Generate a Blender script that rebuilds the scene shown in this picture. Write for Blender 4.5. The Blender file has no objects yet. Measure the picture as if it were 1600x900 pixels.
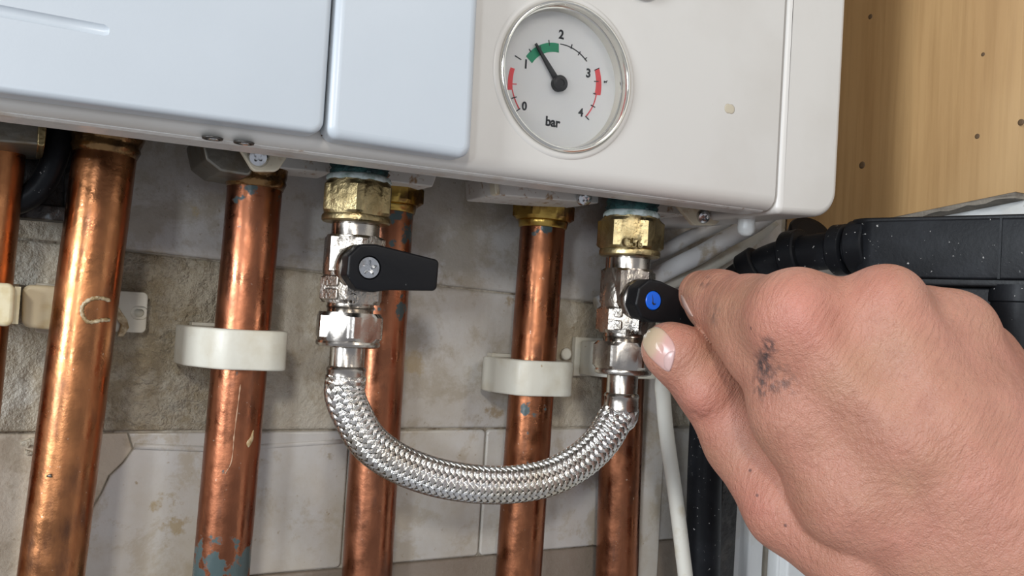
import bpy, bmesh, math, random
import numpy as np
from mathutils import Vector, Matrix, noise as mnoise
random.seed(7)
D = bpy.data
scene = bpy.context.scene
COL = scene.collection

# ------------------------------------------------------------------ camera (mm around the lens, written out in metres)
F = 1450.0
YAW, PITCH, ROLL = (math.radians(a) for a in (28.0, 2.0, 3.5))
CAM = np.array([0.0, 0.0, 1450.0])
_cy, _sy, _cp, _sp = math.cos(YAW), math.sin(YAW), math.cos(PITCH), math.sin(PITCH)
FW = np.array([_sy*_cp, _cy*_cp, _sp]); RT = np.array([_cy, -_sy, 0.0]); UP = np.cross(RT, FW)
_c, _s = math.cos(ROLL), math.sin(ROLL)
RT, UP = _c*RT + _s*UP, -_s*RT + _c*UP
cam_d = D.cameras.new('camera'); cam_d.sensor_width = 36.0; cam_d.lens = F/1600*36
cam_d.clip_start = 0.01; cam_d.clip_end = 50
cam = D.objects.new('camera', cam_d); COL.objects.link(cam)
M4 = Matrix.Identity(4)
for i in range(3):
    M4[i][0] = RT[i]; M4[i][1] = UP[i]; M4[i][2] = -FW[i]; M4[i][3] = CAM[i]*.001
cam.matrix_world = M4
scene.camera = cam

# ------------------------------------------------------------------ light and exposure
w = D.worlds.new('room_light'); scene.world = w; w.use_nodes = True
bg = w.node_tree.nodes['Background']; bg.inputs[0].default_value = (0.86, 0.90, 1.0, 1); bg.inputs[1].default_value = 0.44
def area(name, loc, target, size, power, col, size_y=None):
    l = D.lights.new(name, 'AREA'); l.energy = power; l.color = col; l.size = size
    if size_y: l.shape = 'RECTANGLE'; l.size_y = size_y
    o = D.objects.new(name, l); COL.objects.link(o)
    o.location = loc
    d = Vector(target) - Vector(loc); o.rotation_euler = d.to_track_quat('-Z', 'Y').to_euler()
    return o
area('work_lamp', (-0.36, -0.80, 1.88), (0.15, 0.38, 1.45), 0.12, 4.4, (1.0, 0.94, 0.86))
area('led_torch', (-0.62, -0.65, 1.57), (0.15, 0.38, 1.45), 0.10, 2.6, (0.84, 0.92, 1.0))
area('window_light', (-1.35, -0.28, 1.70), (0.15, 0.35, 1.45), 0.35, 22, (0.86, 0.93, 1.0), 0.6)
area('hand_fill', (0.55, -1.1, 2.35), (0.2, 0.35, 1.4), 0.30, 4, (1.0, 0.93, 0.84))  # added fill light for the top and right side of the hand
vs = scene.view_settings
vs.view_transform = 'Standard'; vs.look = 'None'; vs.gamma = 1.0; vs.use_curve_mapping = False; vs.exposure = -0.06

# ------------------------------------------------------------------ pixel helpers: a pixel seen on a given upright plane
def ray(x, y): return FW + (x-800)/F*RT - (y-450)/F*UP
def P(x, y, Y): d = ray(x, y); return d*(Y/d[1])
def PX(x, y, X): d = ray(x, y); return d*(X/d[0])
def PZ(x, y, z): return ray(x, y)*z
A = np.array
def V3(*a): return np.array(a, float)

# ------------------------------------------------------------------ materials
def new_mat(name):
    m = D.materials.new(name); m.use_nodes = True
    nt = m.node_tree; b = nt.nodes['Principled BSDF']
    return m, nt, b
def lnk(nt, a, b): nt.links.new(a, b)
def texco(nt): return nt.nodes.new('ShaderNodeTexCoord').outputs['Object']
def noise_fac(nt, co, scale, detail=4, lo=.4, hi=.6, stretch=None, rough=.55, dist=0.0):
    if stretch:
        mp = nt.nodes.new('ShaderNodeMapping'); mp.inputs['Scale'].default_value = stretch
        lnk(nt, co, mp.inputs['Vector']); co = mp.outputs[0]
    n = nt.nodes.new('ShaderNodeTexNoise'); n.inputs['Scale'].default_value = scale
    n.inputs['Detail'].default_value = detail; n.inputs['Roughness'].default_value = rough; n.inputs['Distortion'].default_value = dist
    lnk(nt, co, n.inputs['Vector'])
    r = nt.nodes.new('ShaderNodeMapRange'); r.inputs[1].default_value = lo; r.inputs[2].default_value = hi
    lnk(nt, n.outputs['Fac'], r.inputs[0])
    return r.outputs[0]
def mixc(nt, fac, a, b):
    m = nt.nodes.new('ShaderNodeMix'); m.data_type = 'RGBA'
    for sock, v in ((m.inputs[0], fac), (m.inputs[6], a), (m.inputs[7], b)):
        if hasattr(v, 'is_linked') or hasattr(v, 'links'): lnk(nt, v, sock)
        elif isinstance(v, (int, float)): sock.default_value = v
        else: sock.default_value = (*v, 1)
    return m.outputs[2]
def mul(nt, a, b, op='MULTIPLY'):
    m = nt.nodes.new('ShaderNodeMath'); m.operation = op
    for i, v in enumerate((a, b)):
        if isinstance(v, (int, float)): m.inputs[i].default_value = v
        else: lnk(nt, v, m.inputs[i])
    return m.outputs[0]
def bump(nt, b, h, strength=.3, dist=.001, prev=None):
    n = nt.nodes.new('ShaderNodeBump'); n.inputs['Strength'].default_value = strength; n.inputs['Distance'].default_value = dist
    lnk(nt, h, n.inputs['Height'])
    if prev is not None: lnk(nt, prev, n.inputs['Normal'])
    lnk(nt, n.outputs[0], b.inputs['Normal']); return n.outputs[0]
def near(nt, pos_m, radius, soft=.5):
    """1 inside a ball round a world point, 0 outside (a stain with a place of its own)"""
    g = nt.nodes.new('ShaderNodeNewGeometry')
    v = nt.nodes.new('ShaderNodeVectorMath'); v.operation = 'DISTANCE'
    lnk(nt, g.outputs['Position'], v.inputs[0]); v.inputs[1].default_value = tuple(pos_m)
    r = nt.nodes.new('ShaderNodeMapRange'); r.inputs[1].default_value = radius; r.inputs[2].default_value = radius*soft
    lnk(nt, v.outputs['Value'], r.inputs[0]); return r.outputs[0]
def W(p): return tuple((np.asarray(p)+CAM)*.001)

def mat(name, base, rough=.5, metal=0.0, layers=(), bumps=(), spec=.5, coat=0.0, rough_var=None, near_layers=()):
    """layers: (colour, noise scale, lo, hi[, stretch]); bumps: (scale, strength, distance[, stretch])"""
    m, nt, b = new_mat(name); co = texco(nt)
    c = base; 
    b.inputs['Base Color'].default_value = (*base, 1)
    for L in layers:
        f = noise_fac(nt, co, L[1], 5, L[2], L[3], L[4] if len(L) > 4 else None, dist=L[5] if len(L) > 5 else 0)
        c = mixc(nt, f, c, L[0])
    for (col, pos, rad, sc, lo, hi) in near_layers:
        f = mul(nt, near(nt, pos, rad), noise_fac(nt, co, sc, 5, lo, hi)); c = mixc(nt, f, c, col)
    if not isinstance(c, tuple): lnk(nt, c, b.inputs['Base Color'])
    b.inputs['Roughness'].default_value = rough; b.inputs['Metallic'].default_value = metal
    b.inputs['Specular IOR Level'].default_value = spec; b.inputs['Coat Weight'].default_value = coat
    if rough_var:
        f = noise_fac(nt, co, rough_var[0], 4, .3, .7)
        r = nt.nodes.new('ShaderNodeMapRange'); r.inputs[3].default_value = rough_var[1]; r.inputs[4].default_value = rough_var[2]
        lnk(nt, f, r.inputs[0]); lnk(nt, r.outputs[0], b.inputs['Roughness'])
    prev = None
    for B in bumps:
        f = noise_fac(nt, co, B[0], 4, 0, 1, B[3] if len(B) > 3 else None); prev = bump(nt, b, f, B[1], B[2], prev)
    return m

MT = {}
MT['door'] = mat('white_enamel', (.515, .555, .59), .32, layers=[((.485, .525, .56), 14, .4, .7)], bumps=[(900, .06, .0004)])
MT['fascia'] = mat('aged_white_plastic', (.60, .575, .535), .34, layers=[((.55, .52, .475), 18, .45, .75), ((.42, .33, .22), 420, .74, .80)], bumps=[(900, .06, .0004)])
MT['lip'] = mat('tray_enamel', (.62, .60, .565), .36, layers=[((.50, .42, .34), 60, .55, .75), ((.33, .20, .11), 170, .66, .74)], bumps=[(350, .35, .0012)])
MT['steel_dull'] = mat('dull_zinc_steel', (.24, .225, .19), .42, .9, layers=[((.20, .16, .11), 120, .5, .7)], bumps=[(300, .2, .001)])
MT['plate'] = mat('rust_spotted_white_plate', (.64, .61, .56), .45, 0, layers=[((.35, .22, .12), 230, .58, .68), ((.22, .15, .09), 480, .66, .72)], bumps=[(300, .3, .001)])
MT['cream_tab'] = mat('cream_coated_tab', (.70, .63, .48), .4, .1, layers=[((.45, .30, .14), 160, .55, .72)])
MT['screw'] = mat('zinc_screw', (.62, .63, .64), .22, 1.0, layers=[((.35, .33, .30), 260, .5, .7)])
MT['dark_recess'] = mat('dark_recess_steel', (.10, .095, .09), .4, .8)
MT['dial'] = mat('dial_print_white', (.70, .69, .665), .45)
MT['chrome'] = mat('polished_chrome', (.78, .75, .68), .12, 1.0)
MT['black_print'] = mat('black_print', (.012, .012, .013), .5)
MT['red_print'] = mat('red_print', (.62, .055, .06), .5)
MT['green_print'] = mat('green_print', (.012, .23, .11), .5)
MT['needle'] = mat('needle_black', (.010, .010, .011), .38)
MT['black_plastic'] = mat('black_plastic', (.008, .008, .009), .38, spec=.2, layers=[((.10, .10, .10), 700, .72, .78)], bumps=[(500, .12, .0005), (60, .1, .002)])
MT['black_scuffed'] = mat('dusty_black_plastic', (.008, .0085, .010), .40, spec=.15, layers=[((.022, .024, .028), 40, .45, .8), ((.40, .39, .37), 520, .685, .71)], bumps=[(600, .10, .0006), (35, .08, .003)])
MT['blue'] = mat('blue_cap_plastic', (.005, .11, .62), .35)
MT['nickel'] = mat('nickel_plate', (.44, .405, .365), .2, 1.0, layers=[((.47, .42, .36), 70, .4, .7)], bumps=[(450, .10, .0006)], rough_var=(150, .14, .34))
MT['nickel_cast'] = mat('cast_nickel', (.40, .365, .325), .3, 1.0, layers=[((.42, .37, .31), 90, .4, .7)], bumps=[(700, .30, .0009), (170, .25, .0015)], rough_var=(160, .18, .38))
MT['brass'] = mat('dull_brass', (.40, .315, .165), .34, 1.0, layers=[((.24, .18, .085), 110, .4, .68), ((.60, .66, .60), 330, .70, .76)], bumps=[(420, .30, .0011), (150, .3, .0015)], rough_var=(170, .26, .46))
MT['brass_clean'] = mat('yellow_brass', (.52, .34, .085), .28, 1.0, layers=[((.25, .14, .05), 120, .48, .62)], bumps=[(400, .2, .0008)])
MT['verdigris'] = mat('verdigris_thread', (.018, .085, .080), .6, 0.0, layers=[((.006, .03, .032), 160, .42, .58), ((.28, .42, .42), 300, .66, .76), ((.45, .20, .09), 120, .66, .70)], bumps=[(300, .8, .002), (900, .4, .001)])
MT['jointing'] = mat('pale_jointing_paste', (.55, .62, .60), .55, 0, layers=[((.30, .38, .34), 300, .45, .65)], bumps=[(500, .5, .001)])
MT['braid'] = mat('steel_braid_wire', (.80, .78, .74), .20, 1.0, layers=[((.60, .54, .44), 45, .45, .7)])
MT['braid_core'] = mat('dark_hose_liner', (.045, .04, .035), .7)
MT['clip'] = mat('ivory_clip_plastic', (.66, .635, .545), .42, layers=[((.56, .51, .40), 60, .45, .7), ((.38, .27, .14), 260, .70, .78)], bumps=[(300, .15, .0008)])
MT['clip_yellow'] = mat('yellowed_clip_plastic', (.72, .63, .42), .38, layers=[((.58, .45, .22), 90, .5, .68)], bumps=[(250, .15, .0008)])
MT['cable'] = mat('cream_cable_sheath', (.62, .60, .53), .42, layers=[((.48, .42, .30), 70, .55, .72)])
MT['grey_cable'] = mat('pale_grey_conduit', (.60, .60, .60), .45, layers=[((.38, .33, .26), 70, .52, .62)])
MT['white_rubber'] = mat('white_rubber', (.72, .74, .72), .3)
MT['flux'] = mat('dried_flux', (.30, .20, .09), .35, 0, layers=[((.60, .50, .33), 320, .45, .62)], bumps=[(500, .6, .0015)])
MT['lacquer'] = mat('lacquered_brown_joint', (.27, .15, .06), .22, .85, layers=[((.10, .055, .025), 110, .45, .65)], bumps=[(130, .4, .002)])
MT['white_paint'] = mat('white_gloss_paint', (.70, .70, .68), .4, layers=[((.55, .51, .43), 30, .5, .75), ((.30, .24, .17), 200, .70, .78)], bumps=[(60, .2, .003)])
MT['taupe'] = mat('taupe_painted_trim', (.40, .36, .29), .5, layers=[((.30, .26, .2), 80, .45, .7)], bumps=[(90, .3, .003)])
MT['grout'] = mat('old_grout', (.40, .36, .29), .85, layers=[((.16, .12, .08), 60, .50, .62), ((.52, .48, .40), 130, .52, .66)], bumps=[(260, .8, .003)])
MT['grubby_dark'] = mat('grubby_black_steel', (.030, .028, .027), .45, .3, layers=[((.09, .08, .07), 70, .5, .7), ((.35, .42, .46), 55, .64, .70)], bumps=[(150, .5, .003)])
def tile_mat(name, base, stain, dirt, amt, relief, glossy):
    m, nt, b = new_mat(name)
    g = nt.nodes.new('ShaderNodeNewGeometry').outputs['Position']
    f1 = noise_fac(nt, g, 16, 6, .46-amt, .80-amt, rough=.65)
    f2 = noise_fac(nt, g, 34, 8, .57-amt, .63-amt*.8, rough=.72, dist=.25)
    f3 = noise_fac(nt, g, 300, 4, .68-amt*.15, .76)
    f4 = noise_fac(nt, g, 110, 6, .50, .68, rough=.7)
    c = mixc(nt, f1, base, stain)
    c = mixc(nt, mul(nt, f2, .55+amt*2), c, tuple(.75*s_+.25*d_ for s_, d_ in zip(stain, dirt)))
    c = mixc(nt, mul(nt, mul(nt, f4, f1), .35), c, dirt)
    c = mixc(nt, mul(nt, f3, .75), c, dirt)
    for (x, y, rad, sc, th_, col) in ((270, 812, .020, 85, .50, (.40, .30, .15)), (240, 790, .012, 110, .52, (.42, .32, .17)), (650, 560, .016, 60, .46, (.40, .31, .18)), (700, 440, .016, 90, .52, (.33, .26, .17)), (800, 470, .012, 120, .52, (.36, .27, .16)),
                                 (335, 270, .016, 80, .48, (.46, .36, .20)), (300, 330, .012, 90, .50, (.46, .36, .20)), (770, 640, .012, 120, .52, (.32, .24, .14)), (510, 710, .014, 110, .55, (.40, .33, .22)), (240, 385, .018, 70, .50, (.42, .34, .22)), (640, 680, .02, 90, .56, (.36, .28, .18)), (870, 440, .012, 90, .5, (.30, .24, .16))):
        f0 = mul(nt, mul(nt, near(nt, W(P(x, y, 411)), rad, .2), .3), noise_fac(nt, g, sc, 6, 0, 1, rough=.65), 'ADD')
        mr = nt.nodes.new('ShaderNodeMapRange'); mr.inputs[1].default_value = th_+.27; mr.inputs[2].default_value = th_+.36; lnk(nt, f0, mr.inputs[0])
        c = mixc(nt, mul(nt, mr.outputs[0], .75), c, col)
    lnk(nt, c, b.inputs['Base Color'])
    b.inputs['Roughness'].default_value = glossy
    h = noise_fac(nt, g, 75, 7, .3, .7, rough=.65); n = bump(nt, b, h, relief, .003 if relief < .4 else .008)
    h2 = noise_fac(nt, g, 14, 3, 0, 1); n = bump(nt, b, h2, .22, .008, n)
    return m
MT['tile_white'] = tile_mat('glazed_tile_white', (.64, .625, .59), (.53, .475, .375), (.34, .25, .13), .06, .12, .28)
MT['tile_warm'] = tile_mat('glazed_tile_warm', (.62, .54, .43), (.50, .42, .31), (.26, .18, .10), .05, .22, .35)
MT['tile_grey'] = tile_mat('glazed_tile_grey', (.60, .585, .56), (.46, .41, .33), (.26, .20, .12), .08, .15, .32)
MT['tile_stained'] = tile_mat('limescaled_tile', (.74, .67, .53), (.56, .46, .30), (.30, .20, .09), .10, 1.0, .5)
MT['tile_mid'] = tile_mat('stained_tile', (.64, .595, .50), (.50, .43, .31), (.25, .17, .09), .10, .5, .42)
MT['tile_brown'] = tile_mat('brown_taupe_tile', (.30, .25, .20), (.24, .19, .14), (.40, .36, .30), .04, .25, .4)

def copper(name, base=(.55, .235, .11), dark=.5, verdi=None, streak=.5):
    m, nt, b = new_mat(name); co = texco(nt)
    f = noise_fac(nt, co, 60, 5, .42, .72, (1, 1, .22)); c = mixc(nt, mul(nt, f, dark), base, (.13, .045, .024))
    f = noise_fac(nt, co, 110, 6, .54, .68, (1, 1, .35)); c = mixc(nt, mul(nt, f, .7), c, (.11, .06, .045))
    f = noise_fac(nt, co, 300, 4, .30, .70, (1, 1, .06)); c = mixc(nt, mul(nt, f, .35), c, (.20, .075, .04))
    f = noise_fac(nt, co, 520, 3, .70, .76); c = mixc(nt, mul(nt, f, .8), c, (.70, .52, .40))
    met = None
    if verdi:
        for (pos, rad, lo) in verdi:
            f0 = mul(nt, near(nt, pos, rad, .3), .4); f0 = mul(nt, f0, noise_fac(nt, co, 150, 5, 0, 1), 'ADD')
            mr = nt.nodes.new('ShaderNodeMapRange'); mr.inputs[1].default_value = lo+.40; mr.inputs[2].default_value = lo+.44; lnk(nt, f0, mr.inputs[0]); f = mr.outputs[0]; c = mixc(nt, f, c, (.055, .082, .082))
            met = f if met is None else mul(nt, met, f, 'MAXIMUM')
    lnk(nt, c, b.inputs['Base Color'])
    b.inputs['Metallic'].default_value = 1.0
    if met is not None:
        inv = mul(nt, 1.0, met, 'SUBTRACT'); lnk(nt, inv, b.inputs['Metallic'])
    r = nt.nodes.new('ShaderNodeMapRange'); r.inputs[3].default_value = .20; r.inputs[4].default_value = .42
    lnk(nt, noise_fac(nt, co, 90, 4, .35, .65), r.inputs[0]); lnk(nt, r.outputs[0], b.inputs['Roughness'])
    n = bump(nt, b, noise_fac(nt, co, 330, 4, 0, 1), .16, .0007)
    bump(nt, b, noise_fac(nt, co, 70, 3, 0, 1, (1, 1, .12)), .14, .0025, n)
    return m

def glass_mat():
    m, nt, b = new_mat('clear_lens'); b.inputs['Base Color'].default_value = (1, 1, 1, 1)
    b.inputs['Roughness'].default_value = .03; b.inputs['Transmission Weight'].default_value = 1.0; b.inputs['IOR'].default_value = 1.18
    return m
MT['glass'] = glass_mat()

def wood_mat():
    m, nt, b = new_mat('plywood'); g = nt.nodes.new('ShaderNodeNewGeometry').outputs['Position']
    f = noise_fac(nt, g, 26, 5, .3, .7, (1, 1, .10), dist=.4); c = mixc(nt, f, (.50, .31, .135), (.39, .225, .09))
    f = noise_fac(nt, g, 240, 4, .45, .70, (1, 1, .04)); c = mixc(nt, mul(nt, f, .45), c, (.30, .165, .06))
    f = noise_fac(nt, g, 8, 3, .45, .7); c = mixc(nt, mul(nt, f, .4), c, (.58, .39, .19))
    lnk(nt, c, b.inputs['Base Color']); b.inputs['Roughness'].default_value = .55
    bump(nt, b, noise_fac(nt, g, 240, 4, 0, 1, (1, 1, .05)), .15, .001)
    return m
MT['wood'] = wood_mat()
MT['ply_edge'] = mat('grey_ply_edge', (.24, .21, .17), .8, layers=[((.12, .10, .08), 120, .45, .65, (1, .2, 3))], bumps=[(200, .5, .002)])
MT['knot'] = mat('dark_knot', (.11, .065, .03), .7)

# ------------------------------------------------------------------ mesh helpers
BASES = {}
def obj(name, verts, faces, m, parent=None, smooth=True, sharp=None, label=None, cat=None, group=None, kind=None):
    """verts in mm round the lens; one mesh object whose origin is the middle of its own foot"""
    v = (np.asarray(verts, float) + CAM)*.001
    lo, hi = v.min(0), v.max(0)
    base = A([(lo[0]+hi[0])/2, (lo[1]+hi[1])/2, lo[2]])
    me = D.meshes.new(name); me.from_pydata((v-base).tolist(), [], [list(map(int, f)) for f in faces]); me.validate(); me.update()
    bm = bmesh.new(); bm.from_mesh(me); bmesh.ops.recalc_face_normals(bm, faces=bm.faces); bm.to_mesh(me); bm.free()
    if smooth:
        me.shade_smooth()
        if sharp is not None: me.set_sharp_from_angle(angle=math.radians(sharp))
    if smooth:
        for p in me.polygons:
            if len(p.vertices) > 4: p.use_smooth = False
    me.materials.append(MT[m] if isinstance(m, str) else m)
    o = D.objects.new(name, me); COL.objects.link(o)
    pb = BASES.get(parent.name, A([0, 0, 0.])) if parent else A([0, 0, 0.])
    o.location = base - pb; BASES[o.name] = base
    if parent: o.parent = parent
    return tag(o, label, cat, group, kind)
def tag(o, label=None, cat=None, group=None, kind=None):
    for k, v in (('label', label), ('category', cat), ('group', group), ('kind', kind)):
        if v: o[k] = v
    return o
def thing(name, loc_mm, label, cat, group=None, kind=None):
    o = D.objects.new(name, None); COL.objects.link(o); o.empty_display_size = .01
    b = (np.asarray(loc_mm)+CAM)*.001; o.location = b; BASES[o.name] = b
    return tag(o, label, cat, group, kind)

def join(parts):
    vs_, fs = [], []; n = 0
    for v, f in parts:
        v = np.asarray(v, float); vs_.append(v); fs += [[i+n for i in q] for q in f]; n += len(v)
    return np.concatenate(vs_), fs
def frame(axis, hint=(0, 0, 1)):
    a = A(axis, float); a = a/np.linalg.norm(a)
    h = A(hint, float); x = np.cross(h, a)
    if np.linalg.norm(x) < 1e-4: x = np.cross((1, 0, 0), a)
    x /= np.linalg.norm(x); y = np.cross(a, x); return x, y, a
def rings(rs, cap0=True, cap1=True):
    """rs: list of rings (n x 3) joined by quads"""
    n = len(rs[0]); v = np.concatenate(rs); f = []
    for i in range(len(rs)-1):
        for j in range(n):
            k = (j+1) % n; f.append([i*n+j, i*n+k, (i+1)*n+k, (i+1)*n+j])
    if cap0: f.append(list(range(n))[::-1])
    if cap1: f.append([(len(rs)-1)*n+j for j in range(n)])
    return v, f
def revolve(org, axis, prof, n=40, hint=(0, 1, 0), radial=None, cap0=True, cap1=True):
    """prof: (distance along axis, radius); radial(theta, r, s) may reshape the section"""
    x, y, a = frame(axis, hint); th = np.linspace(0, 2*np.pi, n, endpoint=False); rs = []
    for s, r in prof:
        rr = np.full(n, float(r)) if radial is None else radial(th, r, s)
        rs.append(A(org) + a*s + np.outer(np.cos(th)*rr, x) + np.outer(np.sin(th)*rr, y))
    return rings(rs, cap0, cap1)
def nut(org, axis, s0, s1, ap, n=72, hint=(0, 1, 0), turn=0.0, ch=1.6, hole=None):
    """a chamfered hexagon between s0 and s1 along the axis; ap = half the width across flats"""
    def rad(th, r, s):
        t = (th+turn) % (math.pi/3) - math.pi/6
        return np.minimum(ap/np.cos(t), r)
    R = ap*1.155
    return revolve(org, axis, [(s0, ap*.93), (s0+.05, ap*.99), (s0+ch, R), (s1-ch, R), (s1-.05, ap*.99), (s1, ap*.93)], n, hint, rad)
def spline(pts, n):
    p = A(pts, float); p = np.vstack([2*p[0]-p[1], p, 2*p[-1]-p[-2]]); out = []
    m = len(p)-3
    for i in range(n):
        t = i/(n-1)*m; k = min(int(t), m-1); t -= k
        a, b, c, d = p[k:k+4]
        out.append(.5*((2*b)+(-a+c)*t+(2*a-5*b+4*c-d)*t*t+(-a+3*b-3*c+d)*t**3))
    return A(out)
def frames_along(pts):
    t = np.gradient(pts, axis=0); t /= np.linalg.norm(t, axis=1)[:, None]
    x = np.zeros_like(t); y = np.zeros_like(t)
    h = A([0, 1., 0]) if abs(t[0][1]) < .9 else A([1., 0, 0])
    x0 = np.cross(h, t[0]); x0 /= np.linalg.norm(x0)
    for i in range(len(t)):
        x0 = x0 - t[i]*(x0@t[i]); x0 /= np.linalg.norm(x0); x[i] = x0; y[i] = np.cross(t[i], x0)
    return t, x, y
def tube(pts, r, n=24, caps=True):
    pts = A(pts, float); t, x, y = frames_along(pts)
    r = np.full(len(pts), r) if np.isscalar(r) else A(r)
    th = np.linspace(0, 2*np.pi, n, endpoint=False)
    rs = [pts[i]+r[i]*(np.outer(np.cos(th), x[i])+np.outer(np.sin(th), y[i])) for i in range(len(pts))]
    return rings(rs, caps, caps)
def round_poly(p2, radii, seg=8):
    """2D polygon with rounded corners"""
    p = A(p2, float); out = []; n = len(p)
    radii = [radii]*n if np.isscalar(radii) else radii
    for i in range(n):
        a, b, c = p[i-1], p[i], p[(i+1) % n]; r = radii[i]
        if r <= 0: out.append(b); continue
        u = (a-b)/np.linalg.norm(a-b); v = (c-b)/np.linalg.norm(c-b)
        ang = math.acos(np.clip(u@v, -1, 1)); d = r/math.tan(ang/2)
        d = min(d, .48*np.linalg.norm(a-b), .48*np.linalg.norm(c-b)); r = d*math.tan(ang/2)
        s, e = b+u*d, b+v*d; ctr = b+(u+v)/np.linalg.norm(u+v)*(r/math.sin(ang/2))
        a0 = math.atan2(*(s-ctr)[::-1]); a1 = math.atan2(*(e-ctr)[::-1]); da = (a1-a0+math.pi) % (2*math.pi)-math.pi
        for k in range(seg+1):
            t = a0+da*k/seg; out.append(ctr+r*A([math.cos(t), math.sin(t)]))
    return A(out)
def inset(p, d):
    """move a 2D outline inwards"""
    a = .5*sum(p[i-1][0]*p[i][1]-p[i][0]*p[i-1][1] for i in range(len(p)))
    sg = 1 if a > 0 else -1
    q = []
    for i in range(len(p)):
        e0 = p[i]-p[i-1]; e1 = p[(i+1) % len(p)]-p[i]
        e0 = e0/(np.linalg.norm(e0)+1e-9); e1 = e1/(np.linalg.norm(e1)+1e-9)
        n0 = A([-e0[1], e0[0]])*sg; n1 = A([-e1[1], e1[0]])*sg
        m = n0+n1; m /= (np.linalg.norm(m)+1e-9); q.append(p[i]+m*d/max(.35, m@n0))
    return A(q)
def slab(poly2, to3, d0, d1, bev=1.0, steps=4, back_bev=False):
    """prism of a 2D outline; to3(p2, depth) -> 3D; rounded front edge at depth d0"""
    sg = 1 if d1 > d0 else -1; rs = []
    for k in range(steps+1):
        a = math.pi/2*k/steps
        q = inset(poly2, bev*(1-math.sin(a))); rs.append(A([to3(p, d0+sg*bev*(1-math.cos(a))) for p in q]))
    rs.append(A([to3(p, d1) for p in poly2]))
    return rings(rs)
def bake_boolean(o, cutters, op='DIFFERENCE'):
    for c in cutters:
        md = o.modifiers.new('cut', 'BOOLEAN'); md.object = c; md.operation = op; md.solver = 'EXACT'
    bpy.context.view_layer.update()
    me = D.meshes.new_from_object(o.evaluated_get(bpy.context.evaluated_depsgraph_get()))
    o.modifiers.clear(); old = o.data; o.data = me; D.meshes.remove(old)
    for c in cutters: D.objects.remove(c)
    o.data.shade_smooth(); o.data.set_sharp_from_angle(angle=math.radians(28))
XZ = lambda Y0: (lambda p, d: V3(p[0], Y0+d, p[1]))
def px_poly(pts, Y): return A([P(x, y, Y)[[0, 2]] for x, y in pts])
def text_mesh(txt, size, bold=0.0):
    cu = D.curves.new('t', 'FONT'); cu.body = txt; cu.size = size; cu.align_x = 'CENTER'; cu.align_y = 'CENTER'; cu.extrude = 0.0; cu.offset = bold; cu.resolution_u = 4
    o = D.objects.new('t', cu); COL.objects.link(o); bpy.context.view_layer.update()
    me = D.meshes.new_from_object(o.evaluated_get(bpy.context.evaluated_depsgraph_get()))
    v = A([x.co[:] for x in me.vertices]); f = [list(p.vertices) for p in me.polygons]
    D.objects.remove(o); D.curves.remove(cu); D.meshes.remove(me)
    c = (v.max(0)+v.min(0))/2; v -= c
    return v, f
def prism2(v2, f, to3, d0, d1):
    """flat faces given a thin thickness"""
    n = len(v2); v = [to3(p, d0) for p in v2]+[to3(p, d1) for p in v2]
    fs = [list(q) for q in f]+[[i+n for i in q][::-1] for q in f]
    cnt = {}
    for q in f:
        for i in range(len(q)):
            a, b = q[i], q[(i+1) % len(q)]; cnt[(a, b)] = 1
    for (a, b) in cnt:
        if (b, a) not in cnt: fs.append([a, b, b+n, a+n])
    return A(v), fs

WALL_Y, SIDE_X, FRONT_Y = 412.0, 400.0, 305.0

# ================================================================== THE SETTING
# back wall: a grouted plane carrying tiles, each tile a piece of its own
def box(x0, x1, y0, y1, z0, z1):
    v = [(x, y, z) for x in (x0, x1) for y in (y0, y1) for z in (z0, z1)]
    return A(v, float), [[0, 1, 3, 2], [4, 6, 7, 5], [0, 4, 5, 1], [2, 3, 7, 6], [0, 2, 6, 4], [1, 5, 7, 3]]
wall = obj('wall_back', *box(-500, SIDE_X+60, WALL_Y+1.6, WALL_Y+60, -620, 520), 'grout', smooth=False, kind='structure',
           label='old tiled kitchen wall behind the copper pipes')
def rowline(pts):
    q = A([P(x, y, WALL_Y)[[0, 2]] for x, y in pts]); k = np.polyfit(q[:, 0], q[:, 1], 1)
    return lambda X: k[0]*X+k[1]
rowA = rowline([(189, 391), (321, 402), (678, 450), (802, 459), (935, 472)])
rowB = rowline([(0, 681), (321, 671.5), (520, 669.6), (760, 668), (927, 672)])
rowC = rowline([(400, 897), (617, 883), (770, 867), (930, 852)])
rowT = lambda X: rowA(X)+66; rowU = lambda X: rowA(X)+132; rowD = lambda X: rowC(X)-66; rowE = lambda X: rowC(X)-132
def xs_at(pxs, y): return [P(x, y, WALL_Y)[0] for x in pxs]
JB = [-430, -360, -290, -220, -150, -80]+xs_at([-60, 118, 330, 541, 754, 948, 1128], 760)+[SIDE_X]
JA = [-460, -390, -320, -250, -180, -110]+xs_at([-110, 145, 372, 603, 826, 1000], 540)+[SIDE_X]
JT = [-470, -400, -330, -260, -190, -120]+xs_at([-120, 165, 395, 632, 850, 1010], 300)+[SIDE_X]
def tile(x0, x1, top, bot, m, proud=0.0, cushion=1.2, poly=None):
    g = .36
    p = A([(x0+g, bot(x0)+g), (x1-g, bot(x1)+g), (x1-g, top(x1)-g), (x0+g, top(x0)-g)]) if poly is None else A(poly)
    q = round_poly(p, 2.2 if poly is None else 0, 4)
    o = obj('tile', *slab(q, XZ(WALL_Y-proud), 0, 6.0+proud, cushion, 3), m, wall, sharp=40)
    return o
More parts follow.
